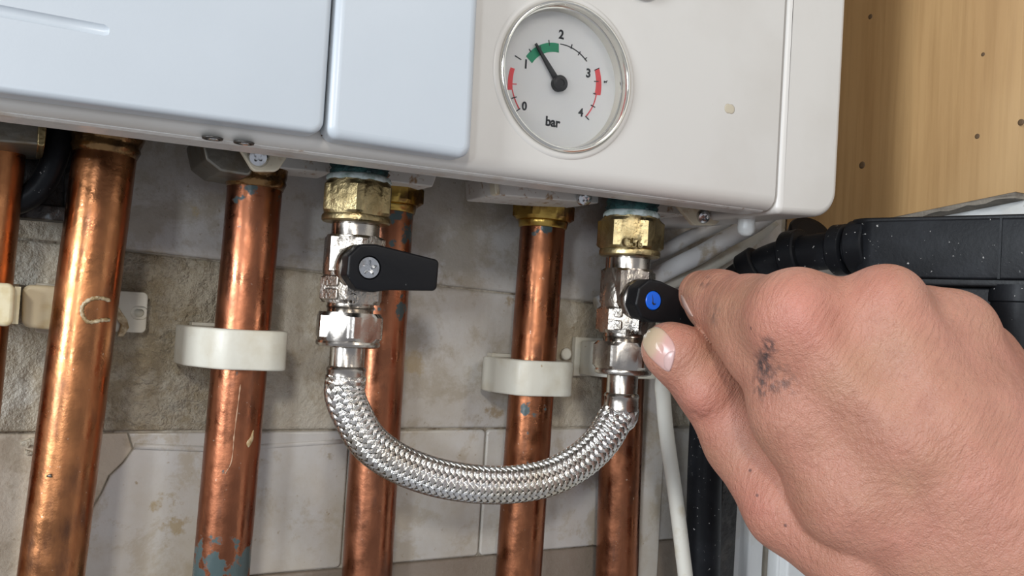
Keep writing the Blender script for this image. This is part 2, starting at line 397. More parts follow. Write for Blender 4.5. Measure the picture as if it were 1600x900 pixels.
for row, J, top, bot, mats in (
        ('top', JT, rowT, rowA, ['tile_grey']*6+['tile_mid', 'tile_grey', 'tile_grey', 'tile_grey', 'tile_grey', 'tile_grey', 'tile_white']),
        ('upper', JT, rowU, rowT, ['tile_grey']*13),
        ('mid', JA, rowA, rowB, ['tile_mid']*6+['tile_mid', 'tile_stained', 'tile_mid', 'tile_grey', 'tile_mid', 'tile_mid', 'tile_white']),
        ('low', JB, rowB, rowC, ['tile_white']*6+['tile_warm', None, 'tile_white', 'tile_white', 'tile_white', 'tile_grey', 'tile_white']),
        ('bottom', JA, rowC, rowD, ['tile_brown']*13), ('bottom', JB, rowD, rowE, ['tile_brown']*13)):
    for i in range(len(J)-1):
        if mats[i] is None:      # the cracked tile: a sunken corner piece and the sound remainder
            x0, x1 = J[i]+.55, J[i+1]-.55
            cr = [P(*q, WALL_Y)[[0, 2]] for q in [(199, 677), (207, 702), (191, 724), (170, 744), (158, 770), (140, 800), (128, 835), (118, 862)]]
            tile(0, 0, None, None, 'tile_warm', -1.0, .6, [(x0, top(x0)-.8)]+[(x0, cr[-1][1])]+cr[::-1])
            tile(0, 0, None, None, 'tile_white', 0, .7, [(p[0]+.5, p[1]) for p in cr]+[(x0, bot(x0)+.6), (x1, bot(x1)+.6), (x1, top(x1)-.6)])
            continue
        tile(J[i], J[i+1], top, bot, mats[i], random.uniform(-.6, .5) if row != 'low' else .6, 1.4 if row != 'low' else 1.0)
# moulded ridge along the head of the lower white tiles
for a, b in (((210, 697), (330, 702)), ((336, 702), (541, 689))):
    p0, p1 = P(*a, WALL_Y+.1), P(*b, WALL_Y+.1)
    obj('moulded_ridge', *tube(spline([p0, (p0+p1)/2, p1], 6), 1.3, 12), 'tile_white', wall)
# plaster flakes
for (x, y, s) in ((46, 692, 3.0), (54, 686, 2.2), (44, 706, 1.8)):
    c = P(x, y, WALL_Y-.5); pts = []
    for k in range(11):
        a = k/11*2*math.pi; r = s*random.uniform(.4, 1.15); pts.append((c[0]+r*math.cos(a), c[2]+r*.7*math.sin(a)))
    obj('plaster_flake', *slab(A(pts), XZ(WALL_Y-2.2), 0, 2.6, .5, 2), 'tile_mid', wall, smooth=False)

# side wall with its plywood sheet
side = obj('wall_right', *box(SIDE_X+9, SIDE_X+60, -60, WALL_Y+10, -620, 520), 'white_paint', smooth=False, kind='structure',
           label='white painted side wall to the right of the boiler')
zb0, zb1 = PX(1430, 332, SIDE_X)[2], PX(1600, 297, SIDE_X)[2]
yb0, yb1 = PX(1430, 332, SIDE_X)[1], PX(1600, 297, SIDE_X)[1]
zl = lambda y: zb0+(zb1-zb0)*(y-yb0)/(yb1-yb0)
ply = thing('plywood_board', (SIDE_X+4, 330, zl(330)), 'tan plywood sheet fixed upright on the wall right of the boiler', 'board')
ye = PX(1597, 0, SIDE_X)[1]-1
poly = A([(WALL_Y-2, zl(WALL_Y)), (ye, zl(ye)), (ye, 510), (WALL_Y-2, 510)])
obj('sheet', *slab(poly, lambda p, d: V3(SIDE_X+d, p[0], p[1]), 0, 8.0, .3, 2), 'wood', ply, sharp=30)
obj('ply_edge', *rings([A([(SIDE_X+.3, y, zl(y)-2.2-.6*math.sin(y*.9)), (SIDE_X+8.5, y, zl(y)-2.6), (SIDE_X+8.5, y, zl(y)+.2), (SIDE_X+.3, y, zl(y)+.2)]) for y in np.linspace(WALL_Y-3, ye+.5, 30)]), 'ply_edge', ply, smooth=False)
for (x, y, r) in ((1536, 85, 1.0), (1527, 213, 1.3), (1595, 191, 1.5), (1347, 258, 2.0), (1360, 26, 1.4)):
    c = PX(x, y, SIDE_X); kn = revolve(c-V3(.15, 0, 0), (1, 0, 0), [(0, r*.5), (.1, r), (.5, r)], 14)
    obj('knot', *kn, 'knot', ply)
# upright mouldings in the corner
def strip(name, pxl, pxr, y, Y, depth, m, lab):
    a, b = P(pxl, y, Y), P(pxr, y, Y)
    q = round_poly(A([(a[0], Y), (b[0], Y), (b[0], Y+depth), (a[0], Y+depth)]), [1.5, 1.5, 0, 0], 4)
    r = [A([(p[0], p[1], z) for p in q]) for z in (-600, -8)]
    return obj(name, *rings(r), m, sharp=40, kind='structure', label=lab)
strip('trim_1', 1142, 1168, 850, 404, 12, 'white_paint', 'grey white strip right of the black pipe')
strip('trim_2', 1171, 1194, 850, 396, 20, 'white_paint', 'cream white moulding in the wall corner')
strip('trim_3', 1197, 1213, 860, 400, 16, 'taupe', 'narrow brownish strip in the wall corner')
strip('trim_4', 1216, 1228, 870, 392, 24, 'white_paint', 'thin pale moulding beside the hand')
strip('trim_5', 1231, 1275, 880, 386, 30, 'white_paint', 'broad white door lining beside the hand')
strip('trim_6', 1006, 1036, 760, 406.5, 8, 'tile_white', 'pale upright tile edging behind the cream cable')
# ================================================================== THE BOILER
LIPZ = 54.5
boil = thing('boiler', (150, 340, LIPZ), 'white wall-hung boiler with a round pressure gauge on its front', 'boiler')
XR = P(1212, 318, FRONT_Y)[0]
# shell: front, rounded lower edge and bottom lip in one bent sheet
pr = [(0, 420), (0, 6.5), (.5, 4.0), (1.9, 1.9), (4.0, .5), (6.5, 0), (19, 0), (20, 1), (20, 3), (19, 3.6), (8, 3.6), (3.5, 8), (3.5, 420)]
LZ = lambda X: 51.8+(X+8)*(55.0-51.8)/280
rs = [A([(x, FRONT_Y+a, LZ(x)+b) for a, b in pr]) for x in np.linspace(-420, XR-.6, 12)]
shell = obj('front_shell', *rings(rs), 'fascia', boil, sharp=40)
gc = P(885, 120.5, FRONT_Y); gc = V3(gc[0], FRONT_Y, gc[2]); GR = 28.8
cut = obj('cut', *revolve(gc-V3(0, 20, 0), (0, 1, 0), [(0, GR-1.2), (60, GR-1.2)], 96), 'fascia')
bake_boolean(shell, [cut])
# bottom tray sheet (the lip seen from below carries spots of rust)
obj('bottom_tray', *rings([A([(x, y, LZ(x)+z) for y, z in ((FRONT_Y+5.5, -.05), (FRONT_Y+7, -.6), (FRONT_Y+19.6, -.6), (FRONT_Y+19.8, .2), (FRONT_Y+5.5, .2))]) for x in (-415, XR-2)]), 'lip', boil, smooth=False)
# chassis above, up to the wall
obj('chassis', *box(-410, 300, FRONT_Y+34, WALL_Y-1.5, LIPZ+38, LIPZ+420), 'steel_dull', boil, smooth=False)
# right-hand side panel, lower corner rounded
sp = px_poly([(1228, -300), (1340, -300), (1304, 336), (1213.5, 328)], FRONT_Y)
sp[2][1] = LIPZ+1.5; sp[3][1] = LIPZ-.5
sp[1][0] = sp[2][0] = P(1322, 0, FRONT_Y)[0]+.2; sp[0][0] = sp[3][0] = XR+.9
obj('side_panel', *slab(round_poly(sp, [2, 4, 13, 3], 10), XZ(FRONT_Y-.6), 0, 100, 3.0, 6), 'fascia', boil, sharp=50)
# hinged door on the left, with a pressed groove
DY = FRONT_Y-9
dp = px_poly([(-420, -420), (548, -420), (506.5, 210), (-420, 88)], DY)
door = obj('front_door', *slab(round_poly(dp, [0, 0, 4.5, 0], 10), XZ(DY), 0, 8.6, 2.2, 6), 'door', boil, sharp=50)
g0, g1 = P(-330, -46, DY-1.0), P(163, 46, DY-1.0)
path = [g0+(g1-g0)*t for t in np.linspace(0, 1, 8)]; dirn = (g1-g0)/np.linalg.norm(g1-g0)
path += [g1+dirn*1.2, g1+dirn*1.8]
cut = obj('cut', *tube(path, [2.0]*8+[1.5, .4], 28), 'door')
bake_boolean(door, [cut])
# control flap in the middle
fp = px_poly([(553, -420), (769, -420), (738.5, 240), (511.5, 216)], DY-.6)
fp[2][1] = fp[3][1] = min(fp[2][1], fp[3][1])+.4
obj('control_flap', *slab(round_poly(fp, [0, 0, 5.0, 4.2], 10), XZ(DY-.6), 0, 9.2, 3.2, 7), 'door', boil, sharp=50)
sl_ = px_poly([(540, -420), (556, -420), (513, 214), (503, 212)], FRONT_Y-1.2)
obj('gap_shade', *slab(sl_, XZ(FRONT_Y-1.2), 0, 1.1, .2, 2), mat('gap_shade_brown', (.09, .06, .045), .8), boil, smooth=False)  # dark brown strip painting the shade in the gap between door and flap
# glue stain and small dots on the fascia
c = P(1140, 170, FRONT_Y)
obj('glue_mark', *revolve(V3(c[0], FRONT_Y-.12, c[2]), (0, 1, 0), [(0, 1.0), (.02, 1.7), (.1, 1.9)], 20, radial=lambda th, r, s: r*(1+.5*np.abs(np.sin(th)))), mat('glue_spot', (.50, .44, .33), .3), boil)
# top knob shade edge (round button just leaving the frame)
c = P(1003, -36, FRONT_Y)
obj('control_knob', *revolve(V3(c[0], FRONT_Y+.5, c[2]), (0, -1, 0), [(0, 9.5), (2.5, 9.5), (3.4, 8.9), (3.8, 7)], 40), 'fascia', boil, sharp=40)

# ---- pressure gauge
gz = lambda p, d: V3(p[0], FRONT_Y+d, p[1])
gauge = obj('pressure_gauge', *revolve(gc, (0, -1, 0), [(-9, GR-1.5), (-1, GR-1.3), (0, GR-1.3), (0.2, GR-.2), (.9, GR+.35), (1.6, GR+.2), (2.0, GR-.5), (1.8, GR-1.1), (.6, GR-1.5), (.2, GR-1.5), (0, GR-1.25), (-2.2, GR-1.4), (-2.4, GR-1.9), (-3.0, GR-2.0), (-3.2, GR-1.7), (-6.6, GR-2.3), (-6.8, GR-5)], 110, cap1=False), 'chrome', boil, label='chrome rimmed round pressure gauge', sharp=50)
lip_ = revolve(gc, (0, -1, 0), [(-.3, GR-.3), (.35, GR+.4), (.55, GR+1.6), (.35, GR+2.8), (-.3, GR+3.2)], 100, cap0=False, cap1=False)
obj('gauge_surround', *lip_, 'fascia', gauge)
DD = 6.0
dy = FRONT_Y+DD
obj('dial', *revolve(gc+V3(0, DD, 0), (0, 1, 0), [(0, GR-1.9), (.8, GR-1.9)], 90), 'dial', gauge, sharp=40)
def gpx(x, y): return P(740+x/3.4625, y/3.4625, dy)[[0, 2]]
hub = gpx(452, 457)
to3g = lambda p, d: V3(p[0], dy+d, p[1])
def pol(q): d = q-hub; return math.hypot(*d), math.atan2(d[1], d[0])
def band(a_out, b_out, a_in, b_in, name, m, n=20):
    (r0, t0), (r1, t1), (r2, t2), (r3, t3) = [pol(gpx(*q)) for q in (a_out, b_out, a_in, b_in)]
    fix = lambda t, ref: ref+(t-ref+math.pi) % (2*math.pi)-math.pi
    t1 = fix(t1, t0); t2 = fix(t2, t0); t3 = fix(t3, t1); v = []
    for k in range(n+1):
        s = k/n
        for ra, rb, ta, tb in ((r0, r1, t0, t1), (r2, r3, t2, t3)):
            r, t = ra+(rb-ra)*s, ta+(tb-ta)*s; v.append(hub+r*A([math.cos(t), math.sin(t)]))
    f = [[2*k, 2*k+1, 2*k+3, 2*k+2] for k in range(n)]
    obj(name, *prism2(v, f, to3g, -.16, .05), m, gauge, smooth=False)
band((282, 305), (459, 237), (315, 343), (459, 286), 'green_band', 'green_print')
band((199, 365), (183, 487), (221, 373), (209, 486), 'red_band', 'red_print')
band((677, 370), (684, 516), (654, 381), (652, 513), 'red_band', 'red_print')
band((205, 486), (244, 594), (210, 485), (249, 590), 'red_line', 'red_print')
band((664, 514), (608, 632), (659, 513), (603, 628), 'red_line', 'red_print')
band((467, 237), (613, 332), (467, 242), (609, 335), 'scale_arc', 'black_print')
def tick(a, b, w=1.1, m='black_print', name='tick'):
    p, q = gpx(*a), gpx(*b); u = (q-p)/np.linalg.norm(q-p); n_ = A([-u[1], u[0]])*w*.5*.34
    obj(name, *prism2([p+n_, q+n_, q-n_, p-n_], [[0, 1, 2, 3]], to3g, -.2, .05), m, gauge, smooth=False)
for a, b in (((222, 302), (256, 324)), ((298, 266), (310, 283)), ((356, 248), (364, 266)), ((405, 217), (408, 249)), ((531, 241), (525, 265)), ((576, 280), (563, 299)), ((611, 312), (598, 322)),
             ((203, 533), (231, 525)), ((228, 603), (250, 588)), ((632, 569), (655, 581)), ((603, 629), (622, 649)), ((652, 381), (678, 369)), ((650, 441), (674, 442)), ((646, 506), (660, 509)), ((703, 448), (722, 438)), ((703, 440), (718, 447))):
    tick(a, b)
tick((205, 455), (231, 456), 1.1, 'red_print')
for t, x, y, h in (('0', 273, 574, 45), ('1', 281, 347, 46), ('2', 473, 187, 46), ('3', 619, 396, 46), ('4', 578, 608, 42), ('bar', 428, 661, 49)):
    v, f = text_mesh(t, 1.0, .03); hh = (v[:, 1].max()-v[:, 1].min())
    c = gpx(x, y); top = gpx(x, y-h/2)[1]-gpx(x, y+h/2)[1]; k = 1.1*top/hh
    # bolder strokes: three slightly shifted layers
    parts = []
    for j, dx in enumerate((0,)):
        parts.append(prism2([c+k*A([q[0]*.95, q[1]])+A([dx, 0]) for q in v], f, to3g, -.18-.01*j, .05))
    obj('numeral' if t != 'bar' else 'unit_lettering', *join(parts), 'black_print', gauge, smooth=False)
tip = gpx(326, 240); u = (tip-hub)/np.linalg.norm(tip-hub); n_ = A([-u[1], u[0]]); L = np.linalg.norm(tip-hub)
ndl = slab(A([hub-n_*1.25+u*1, tip-n_*.42, tip+n_*.42, hub+n_*1.25+u*1]), lambda p, d: V3(p[0], dy-1.7+d, p[1]), 0, .8, .2, 2)
obj('needle', *ndl, 'needle', gauge, sharp=30)
obj('needle_hub', *revolve(V3(hub[0], dy-.1, hub[1]), (0, -1, 0), [(0, 3.0), (1.9, 3.2), (2.6, 3.1), (2.9, 2.6), (2.9, 1.5), (2.6, 1.4), (2.6, .2)], 36), 'needle', gauge, sharp=35)
obj('lens', *revolve(gc+V3(0, 1.2, 0), (0, 1, 0), [(0, GR-1.3), (.9, GR-1.35)], 90), 'glass', gauge, sharp=40)

# ---- brackets, tabs and screws hanging under the boiler
def screw_at(c, axis, r, parent, name='screw'):
    def rad(th, rr, s): return rr
    v1 = revolve(c, axis, [(0, r), (.3*r, r*1.0), (.62*r, r*.78), (.72*r, r*.5)], 24, cap1=False)
    N = 24; x, y, a = frame(axis, (0, 1, 0)); th = np.linspace(0, 2*np.pi, N, endpoint=False)
    st = r*(.20+.26*np.abs(np.cos(2*th)))
    ring_ = lambda rr, s: A(c)+a*s+np.outer(np.cos(th)*rr, x)+np.outer(np.sin(th)*rr, y)
    v2 = rings([ring_(np.full(N, r*.5), .72*r), ring_(st, .74*r), ring_(st*.8, .3*r)], False, True)
    return obj(name, *join([v1, v2]), 'screw', parent, sharp=35)
def plate_px(pts, Y, thick, m, name, bev=.5, r=1.2):
    return obj(name, *slab(round_poly(px_poly(pts, Y), r, 4), XZ(Y), 0, thick, bev, 3), m, boil, sharp=40)
plate_px([(774, 270), (936, 280), (936, 318), (776, 305)], 352, 30, 'plate', 'mounting_plate', .6, 1)
plate_px([(772, 280), (779, 280), (782, 306), (775, 303)], 350.5, 5, 'cream_tab', 'plate_edge', .4, .6)
pt = plate_px([(1000, 285), (1080, 292), (1085, 338), (1000, 330)], 366, 26, 'plate', 'mounting_plate', .6, 1)
plate_px([(600, 240), (692, 250), (676, 292), (604, 283)], 372, 30, 'plate', 'mounting_plate', .6, 1)
plate_px([(430, 235), (520, 240), (520, 271), (430, 262)], 374, 20, 'plate', 'mounting_plate', .6, 1)
plate_px([(312, 205), (396, 222), (394, 276), (345, 268), (322, 250)], 360, 34, 'steel_dull', 'steel_block', 1.0, 2)
plate_px([(-200, 160), (72, 190), (66, 227), (-200, 206)], 352, 40, 'steel_dull', 'steel_block', .8, 1)
plate_px([(60, 190), (74, 190), (70, 229), (58, 227)], 350.5, 36, 'brass', 'plate_edge', .5, .8)
def tab(pts, Y, scr, r, name='screw_tab'):
    o = obj(name, *slab(round_poly(px_poly(pts, Y), [0, 3, 3, 0] if len(pts) == 4 else 3, 5), lambda p, d: V3(p[0], Y+d, p[1]), 0, 2.2, .6, 3), 'cream_tab', boil, sharp=40)
    c = P(*scr, Y); screw_at(c-V3(0, -.2, 0), (-.25, -1, -.35), r, o)
tab([(368, 222), (396, 268), (434, 268), (460, 228)], 346, (404, 244), 4.0)
tab([(1058, 320), (1084, 352), (1118, 352), (1146, 326)], 350, (1098, 338), 3.6)
c = P(912, 309, 351); screw_at(c, (-.25, -1, -.3), 3.6, boil)
for (x, y) in ((332, 217), (381, 224)):
    d = ray(x, y); q = d*((LZ(90)-.6)/d[2])
    h = obj('tray_screw_hole', *revolve(q+V3(0, 0, .4), (0, 0, -1), [(0, 3.4), (.55, 3.2), (.6, 2.6), (.1, 2.5)], 28), 'dark_recess', boil)
    obj('recessed_screw', *revolve(q+V3(.6, 1.0, .4), (0, 0, -1), [(0, 1.7), (.5, 1.6), (.75, .8)], 20), 'screw', h)
plug_c = P(1167, 340, 336)
obj('rubber_plug', *revolve(plug_c, (0, .02, -1), [(-12, 3.9), (0, 3.9), (5, 4.2), (7, 3.8), (8.4, 2.4), (8.9, .5)], 26), 'white_rubber', boil, label='small white rubber plug')

# ================================================================== COPPER PIPES
def pipe(name, pts, r, label, m, top_extra=30, bot=-560):
    """pts: (px, py, Y) top and bottom"""
    a, b = P(*pts[0]), P(*pts[1]); d = (a-b)/(a[2]-b[2])
    top = a+d*(LIPZ+top_extra-a[2]); end = b+d*(bot-b[2])
    t = thing(name, end, label, 'pipe', 'copper pipes under the boiler')
    n = 30; pp = [end+(top-end)*k/n for k in range(n+1)]
    obj('tube', *tube(pp, r, 40), m, t)
    return t, (lambda z: a+d*(z-a[2])), (top-end)/np.linalg.norm(top-end)
cu_a = copper('lacquered_copper', (.47, .20, .082), .75)
cu_b = copper('mottled_copper', (.40, .15, .075), .8, [(W(P(345, 915, 374)), .030, .36), (W(P(372, 590, 374)), .020, .60), (W(P(400, 300, 374)), .03, .58), (W(P(350, 735, 374)), .02, .60)])
cu_c = copper('spotted_copper', (.41, .16, .082), .8, [(W(P(630, 350, 385)), .022, .50), (W(P(615, 470, 385)), .03, .56)])
cu_d = copper('streaked_copper', (.40, .155, .072), .8, [(W(P(830, 620, 380)), .025, .55), (W(P(830, 700, 380)), .02, .58), (W(P(850, 355, 380)), .012, .50)])
cu_e = copper('plain_copper', (.40, .16, .08), .7)
p0, at0, ax0 = pipe('copper_pipe', [(-12, 230, 384), (-33, 440, 384)], 11, 'dark copper pipe cut by the left edge of the picture', cu_a)
p1, at1, ax1 = pipe('copper_pipe', [(157, 300, 380), (84, 870, 374)], 11.2, 'orange lacquered copper pipe, first whole one from the left, with a glue ring', cu_a)
p2, at2, ax2 = pipe('copper_pipe', [(398, 300, 385), (348, 870, 382)], 11.0, 'copper pipe in a big ivory clip with green corrosion at its foot', cu_b)
p3, at3, ax3 = pipe('copper_pipe', [(608, 330, 396), (575, 870, 392)], 11.0, 'copper pipe behind the left valve and the black lever', cu_c)
p4, at4, ax4 = pipe('copper_pipe', [(847, 370, 391), (812, 870, 389)], 11.0, 'copper pipe between the two valves, held by an ivory clip', cu_d)
p5, at5, ax5 = pipe('copper_pipe', [(972, 640, 397), (964.5, 870, 396)], 11.0, 'copper pipe directly behind the right valve', cu_e)
Zof = lambda px, py, Y: P(px, py, Y)[2]
# swollen lacquered joints on pipes 1 and 2
for t, at, ax, py, px, Y, R in ((p1, at1, ax1, 243, 165, 378, 13.0), (p2, at2, ax2, 296, 398, 385, 12.2)):
    z = Zof(px, py, Y); o = at(z)
    obj('swollen_joint', *revolve(o, ax, [(0, 11.3), (1.5, 11.8), (3, 12.4), (4.2, 12.0), (5.5, 12.5), (8, R+.3), (11, R+.6), (14, R), (34, R-.4)], 44), 'lacquer', t)
# brass compression nuts on pipes 3 and 4
for t, at, ax, py, px, Y, m in ((p3, at3, ax3, 321, 610, 396, 'brass_clean'), (p4, at4, ax4, 346, 848, 391, 'brass_clean')):
    z = Zof(px, py, Y); o = at(z)
    n_ = obj('compression_nut', *nut(o, ax, 0, 9.5, 13.2, turn=.35), m, t, sharp=25)
    obj('olive_collar', *revolve(o, ax, [(-3.6, 11.2), (-3.2, 11.7), (-.6, 12.2), (.2, 12.0)], 40), m, n_)
    obj('threaded_end', *revolve(o, ax, [(9, 11.5), (36, 11.5)], 36), 'brass', n_)
# collar on the edge pipe
z = Zof(0, 226, 384); obj('top_collar', *nut(at0(z), ax0, 0, 12, 13), 'steel_dull', p0, sharp=25)
# dried glue ring and flux on pipe 1
zc = Zof(150, 485, 380); o = at1(zc)
x_, y_, a_ = frame(ax1, (0, 1, 0))
gl = []
def on_pipe(px, py, lift=.35, at=at1, ax=ax1, r=11.2):
    d = ray(px, py); q = at(0); w_ = -q; a2 = ax/np.linalg.norm(ax)
    dd = d-a2*(d@a2); ww = w_-a2*(w_@a2); A_ = dd@dd; B_ = 2*dd@ww; C_ = ww@ww-(r+lift)**2
    disc = max(B_*B_-4*A_*C_, 0); return d*((-B_-math.sqrt(disc))/(2*A_))
ringpx = [(172, 470), (160, 466), (148, 466), (137, 470), (129, 478), (128, 487), (131, 496), (138, 503), (150, 502), (162, 500), (170, 500)]
obj('glue_ring', *tube(spline([on_pipe(*q) for q in ringpx], 40), [.5+.35*abs(math.sin(k*1.9)) for k in range(40)], 8), 'flux', p1, label='crusty glue ring')
obj('solder_spot', *tube([on_pipe(73, 744), on_pipe(79, 743), on_pipe(80, 746)], [.3, .7, .3], 8), 'steel_dull', p1)
# long drip and flux run on pipe 2
f2 = lambda px, py: on_pipe(px, py, .2, at2, ax2, 11.0)
obj('flux_run', *tube(spline([f2(*q) for q in [(376, 600), (371, 640), (366, 680), (362, 720), (352, 740)]], 24), [.05+.34*abs(math.sin(k*1.7)*math.sin(k*.6+.5)) for k in range(24)], 8), mat('pale_flux_run', (.42, .25, .15), .5), p2)
obj('flux_drop', *tube(spline([f2(*q) for q in [(396, 672), (393, 685), (389, 692), (388, 699)]], 10), [.2, .4, .6, .8, .9, 1.0, 1.0, .9, .6, .2], 10), 'flux', p2)

# ================================================================== PIPE CLIPS
def ring_clip(name, at, ax, z, h, r, outline, label, m='clip'):
    """saddle clip: outline (x, y) round the pipe centre, y positive towards the wall, with a real bore"""
    c = at(z); n = 64
    t = thing(name, c+V3(0, 0, 0), label, 'pipe clip', 'ivory pipe clips')
    th = np.linspace(0, 2*np.pi, n, endpoint=False)
    op = round_poly(A(outline, float), 3.5, 6)
    # ray-cast the outline by angle
    def reach(a):
        d = A([math.cos(a), math.sin(a)]); best = 0
        for i in range(len(op)):
            p, q = op[i-1], op[i]; e = q-p; den = d[0]*e[1]-d[1]*e[0]
            if abs(den) < 1e-9: continue
            s = (p[0]*e[1]-p[1]*e[0])/den; u_ = (p[0]*d[1]-p[1]*d[0])/den
            if s > 0 and -1e-6 <= u_ <= 1+1e-6: best = max(best, s)
        return best
    R = A([reach(a) for a in th]); xy = np.stack([np.cos(th), np.sin(th)], 1)
    lay = lambda rr, zz: np.column_stack([c[0]+xy[:, 0]*rr, c[1]+xy[:, 1]*rr, np.full(n, c[2]+zz)])
    b = .9
    rs = [lay(np.full(n, r+.25), 0), lay(R-b, 0), lay(R-b*.3, b*.3), lay(R, b), lay(R, h-b), lay(R-b*.3, h-b*.3), lay(R-b, h), lay(np.full(n, r+.25), h), lay(np.full(n, r+.25), 0)]
    obj('collar', *rings(rs, False, False), m, t, sharp=45)
    return t, c
ol2 = [(-23, 24), (-21.5, 4), (-13, -10.5), (-9, -14.2), (9, -14.8), (15.5, -12.5), (17.6, -5), (17.6, 24)]
t, c = ring_clip('pipe_clip', at2, ax2, Zof(378, 578, 372), 15.8, 11, ol2, 'large ivory pipe clip on the green-footed copper pipe')
obj('base_plate', *box(c[0]-16, c[0]+13, c[1]+22, WALL_Y-.2, c[2]-1, c[2]+17), 'clip', t, smooth=False)
ol4 = [(-19.5, 18), (-19, 2), (-14, -12), (-10, -14), (10, -14.6), (15, -13), (17, -8), (17, 18)]
t, c = ring_clip('pipe_clip', at4, ax4, Zof(822, 619, 377), 16.5, 11, ol4, 'ivory pipe clip on the copper pipe between the valves')
obj('base_plate', *box(c[0]-14, c[0]+14, c[1]+16, WALL_Y-.2, c[2]-1, c[2]+18), 'clip', t, smooth=False)
ol5 = [(-21, 12), (-21, -5), (-17, -12), (12, -13.5), (17, -10), (17, 12)]
t, c = ring_clip('pipe_clip', at5, ax5, Zof(930, 590, 384), 17.5, 11, ol5, 'ivory pipe clip half hidden behind the right valve')
bp5 = obj('base_plate', *box(c[0]-23, c[0]+16, c[1]+11.5, WALL_Y-.2, c[2]-1, c[2]+19), 'clip', t, smooth=False)
obj('rivet', *revolve(P(884, 553, c[1]+11.5), (0, -1, 0), [(0, 3.2), (1, 3.0), (1.5, 2)], 20), 'clip', bp5)
# broken clip beside pipe 1: back plate, loose jaw and tab
c = P(150, 487, WALL_Y)
bk = thing('pipe_clip', V3(c[0], WALL_Y-4, c[2]-9), 'broken yellowed pipe clip with its back plate showing beside the orange copper pipe', 'pipe clip', 'ivory pipe clips')
plp = px_poly([(58, 446), (232, 457), (228, 521), (60, 512)], WALL_Y-6)
bp1 = obj('back_plate', *slab(round_poly(plp, 2.2, 5), XZ(WALL_Y-6), 0, 6.5, .7, 3), 'clip', bk, sharp=40)
hc = P(218, 489, WALL_Y-6)
cut = obj('cut', *revolve(hc+V3(0, -2, 0), (0, 1, 0), [(0, 3.0), (3.6, 2.6), (3.7, 1.6), (6.0, 1.5)], 28, radial=lambda th, r, s: r*(1+.25*np.abs(np.sin(th)))), 'clip')
bake_boolean(bp1, [cut])
jp = px_poly([(35, 444), (95, 447), (92, 517), (34, 511)], 386)
obj('jaw', *slab(round_poly(jp, [3, 1.5, 1.5, 3], 5), XZ(386), 0, 20, 1.4, 4), 'clip_yellow', bk, sharp=50)
obj('tab', *slab(round_poly(px_poly([(55, 441), (96, 446), (82, 523), (55, 519)], 395), 1, 3), XZ(395), 0, 3, .5, 2), 'clip', bk, sharp=40)
obj('glue_residue', *slab(px_poly([(172, 478), (184, 478), (199, 500), (202, 512), (193, 526), (183, 526), (189, 508), (178, 492)], WALL_Y-7.5), XZ(WALL_Y-7.5), 0, 2, .5, 2), 'flux', bk)
e0 = thing('pipe_clip', P(-20, 510, 386), 'yellowed pipe clip cut by the left edge of the picture', 'pipe clip', 'ivory pipe clips')
jp = px_poly([(-70, 438), (24, 443), (20, 511), (-72, 504)], 368)
obj('jaw', *slab(round_poly(jp, [3, 2.5, 2.5, 3], 5), XZ(368), 0, 5, 1.4, 4), 'clip_yellow', e0, sharp=50)
cc_ = at0(P(-20, 478, 384)[2])
obj('back_plate', *box(cc_[0]-14, cc_[0]+13, 396, WALL_Y-.2, jp[:, 1].min(), jp[:, 1].max()), 'clip_yellow', e0, smooth=False)
for sx in (-1, 1):
    x0 = cc_[0]+sx*11.6
    obj('cheek', *box(min(x0, x0+sx*2), max(x0, x0+sx*2), 372, 397, jp[:, 1].min()+1, jp[:, 1].max()-1), 'clip_yellow', e0, smooth=False)

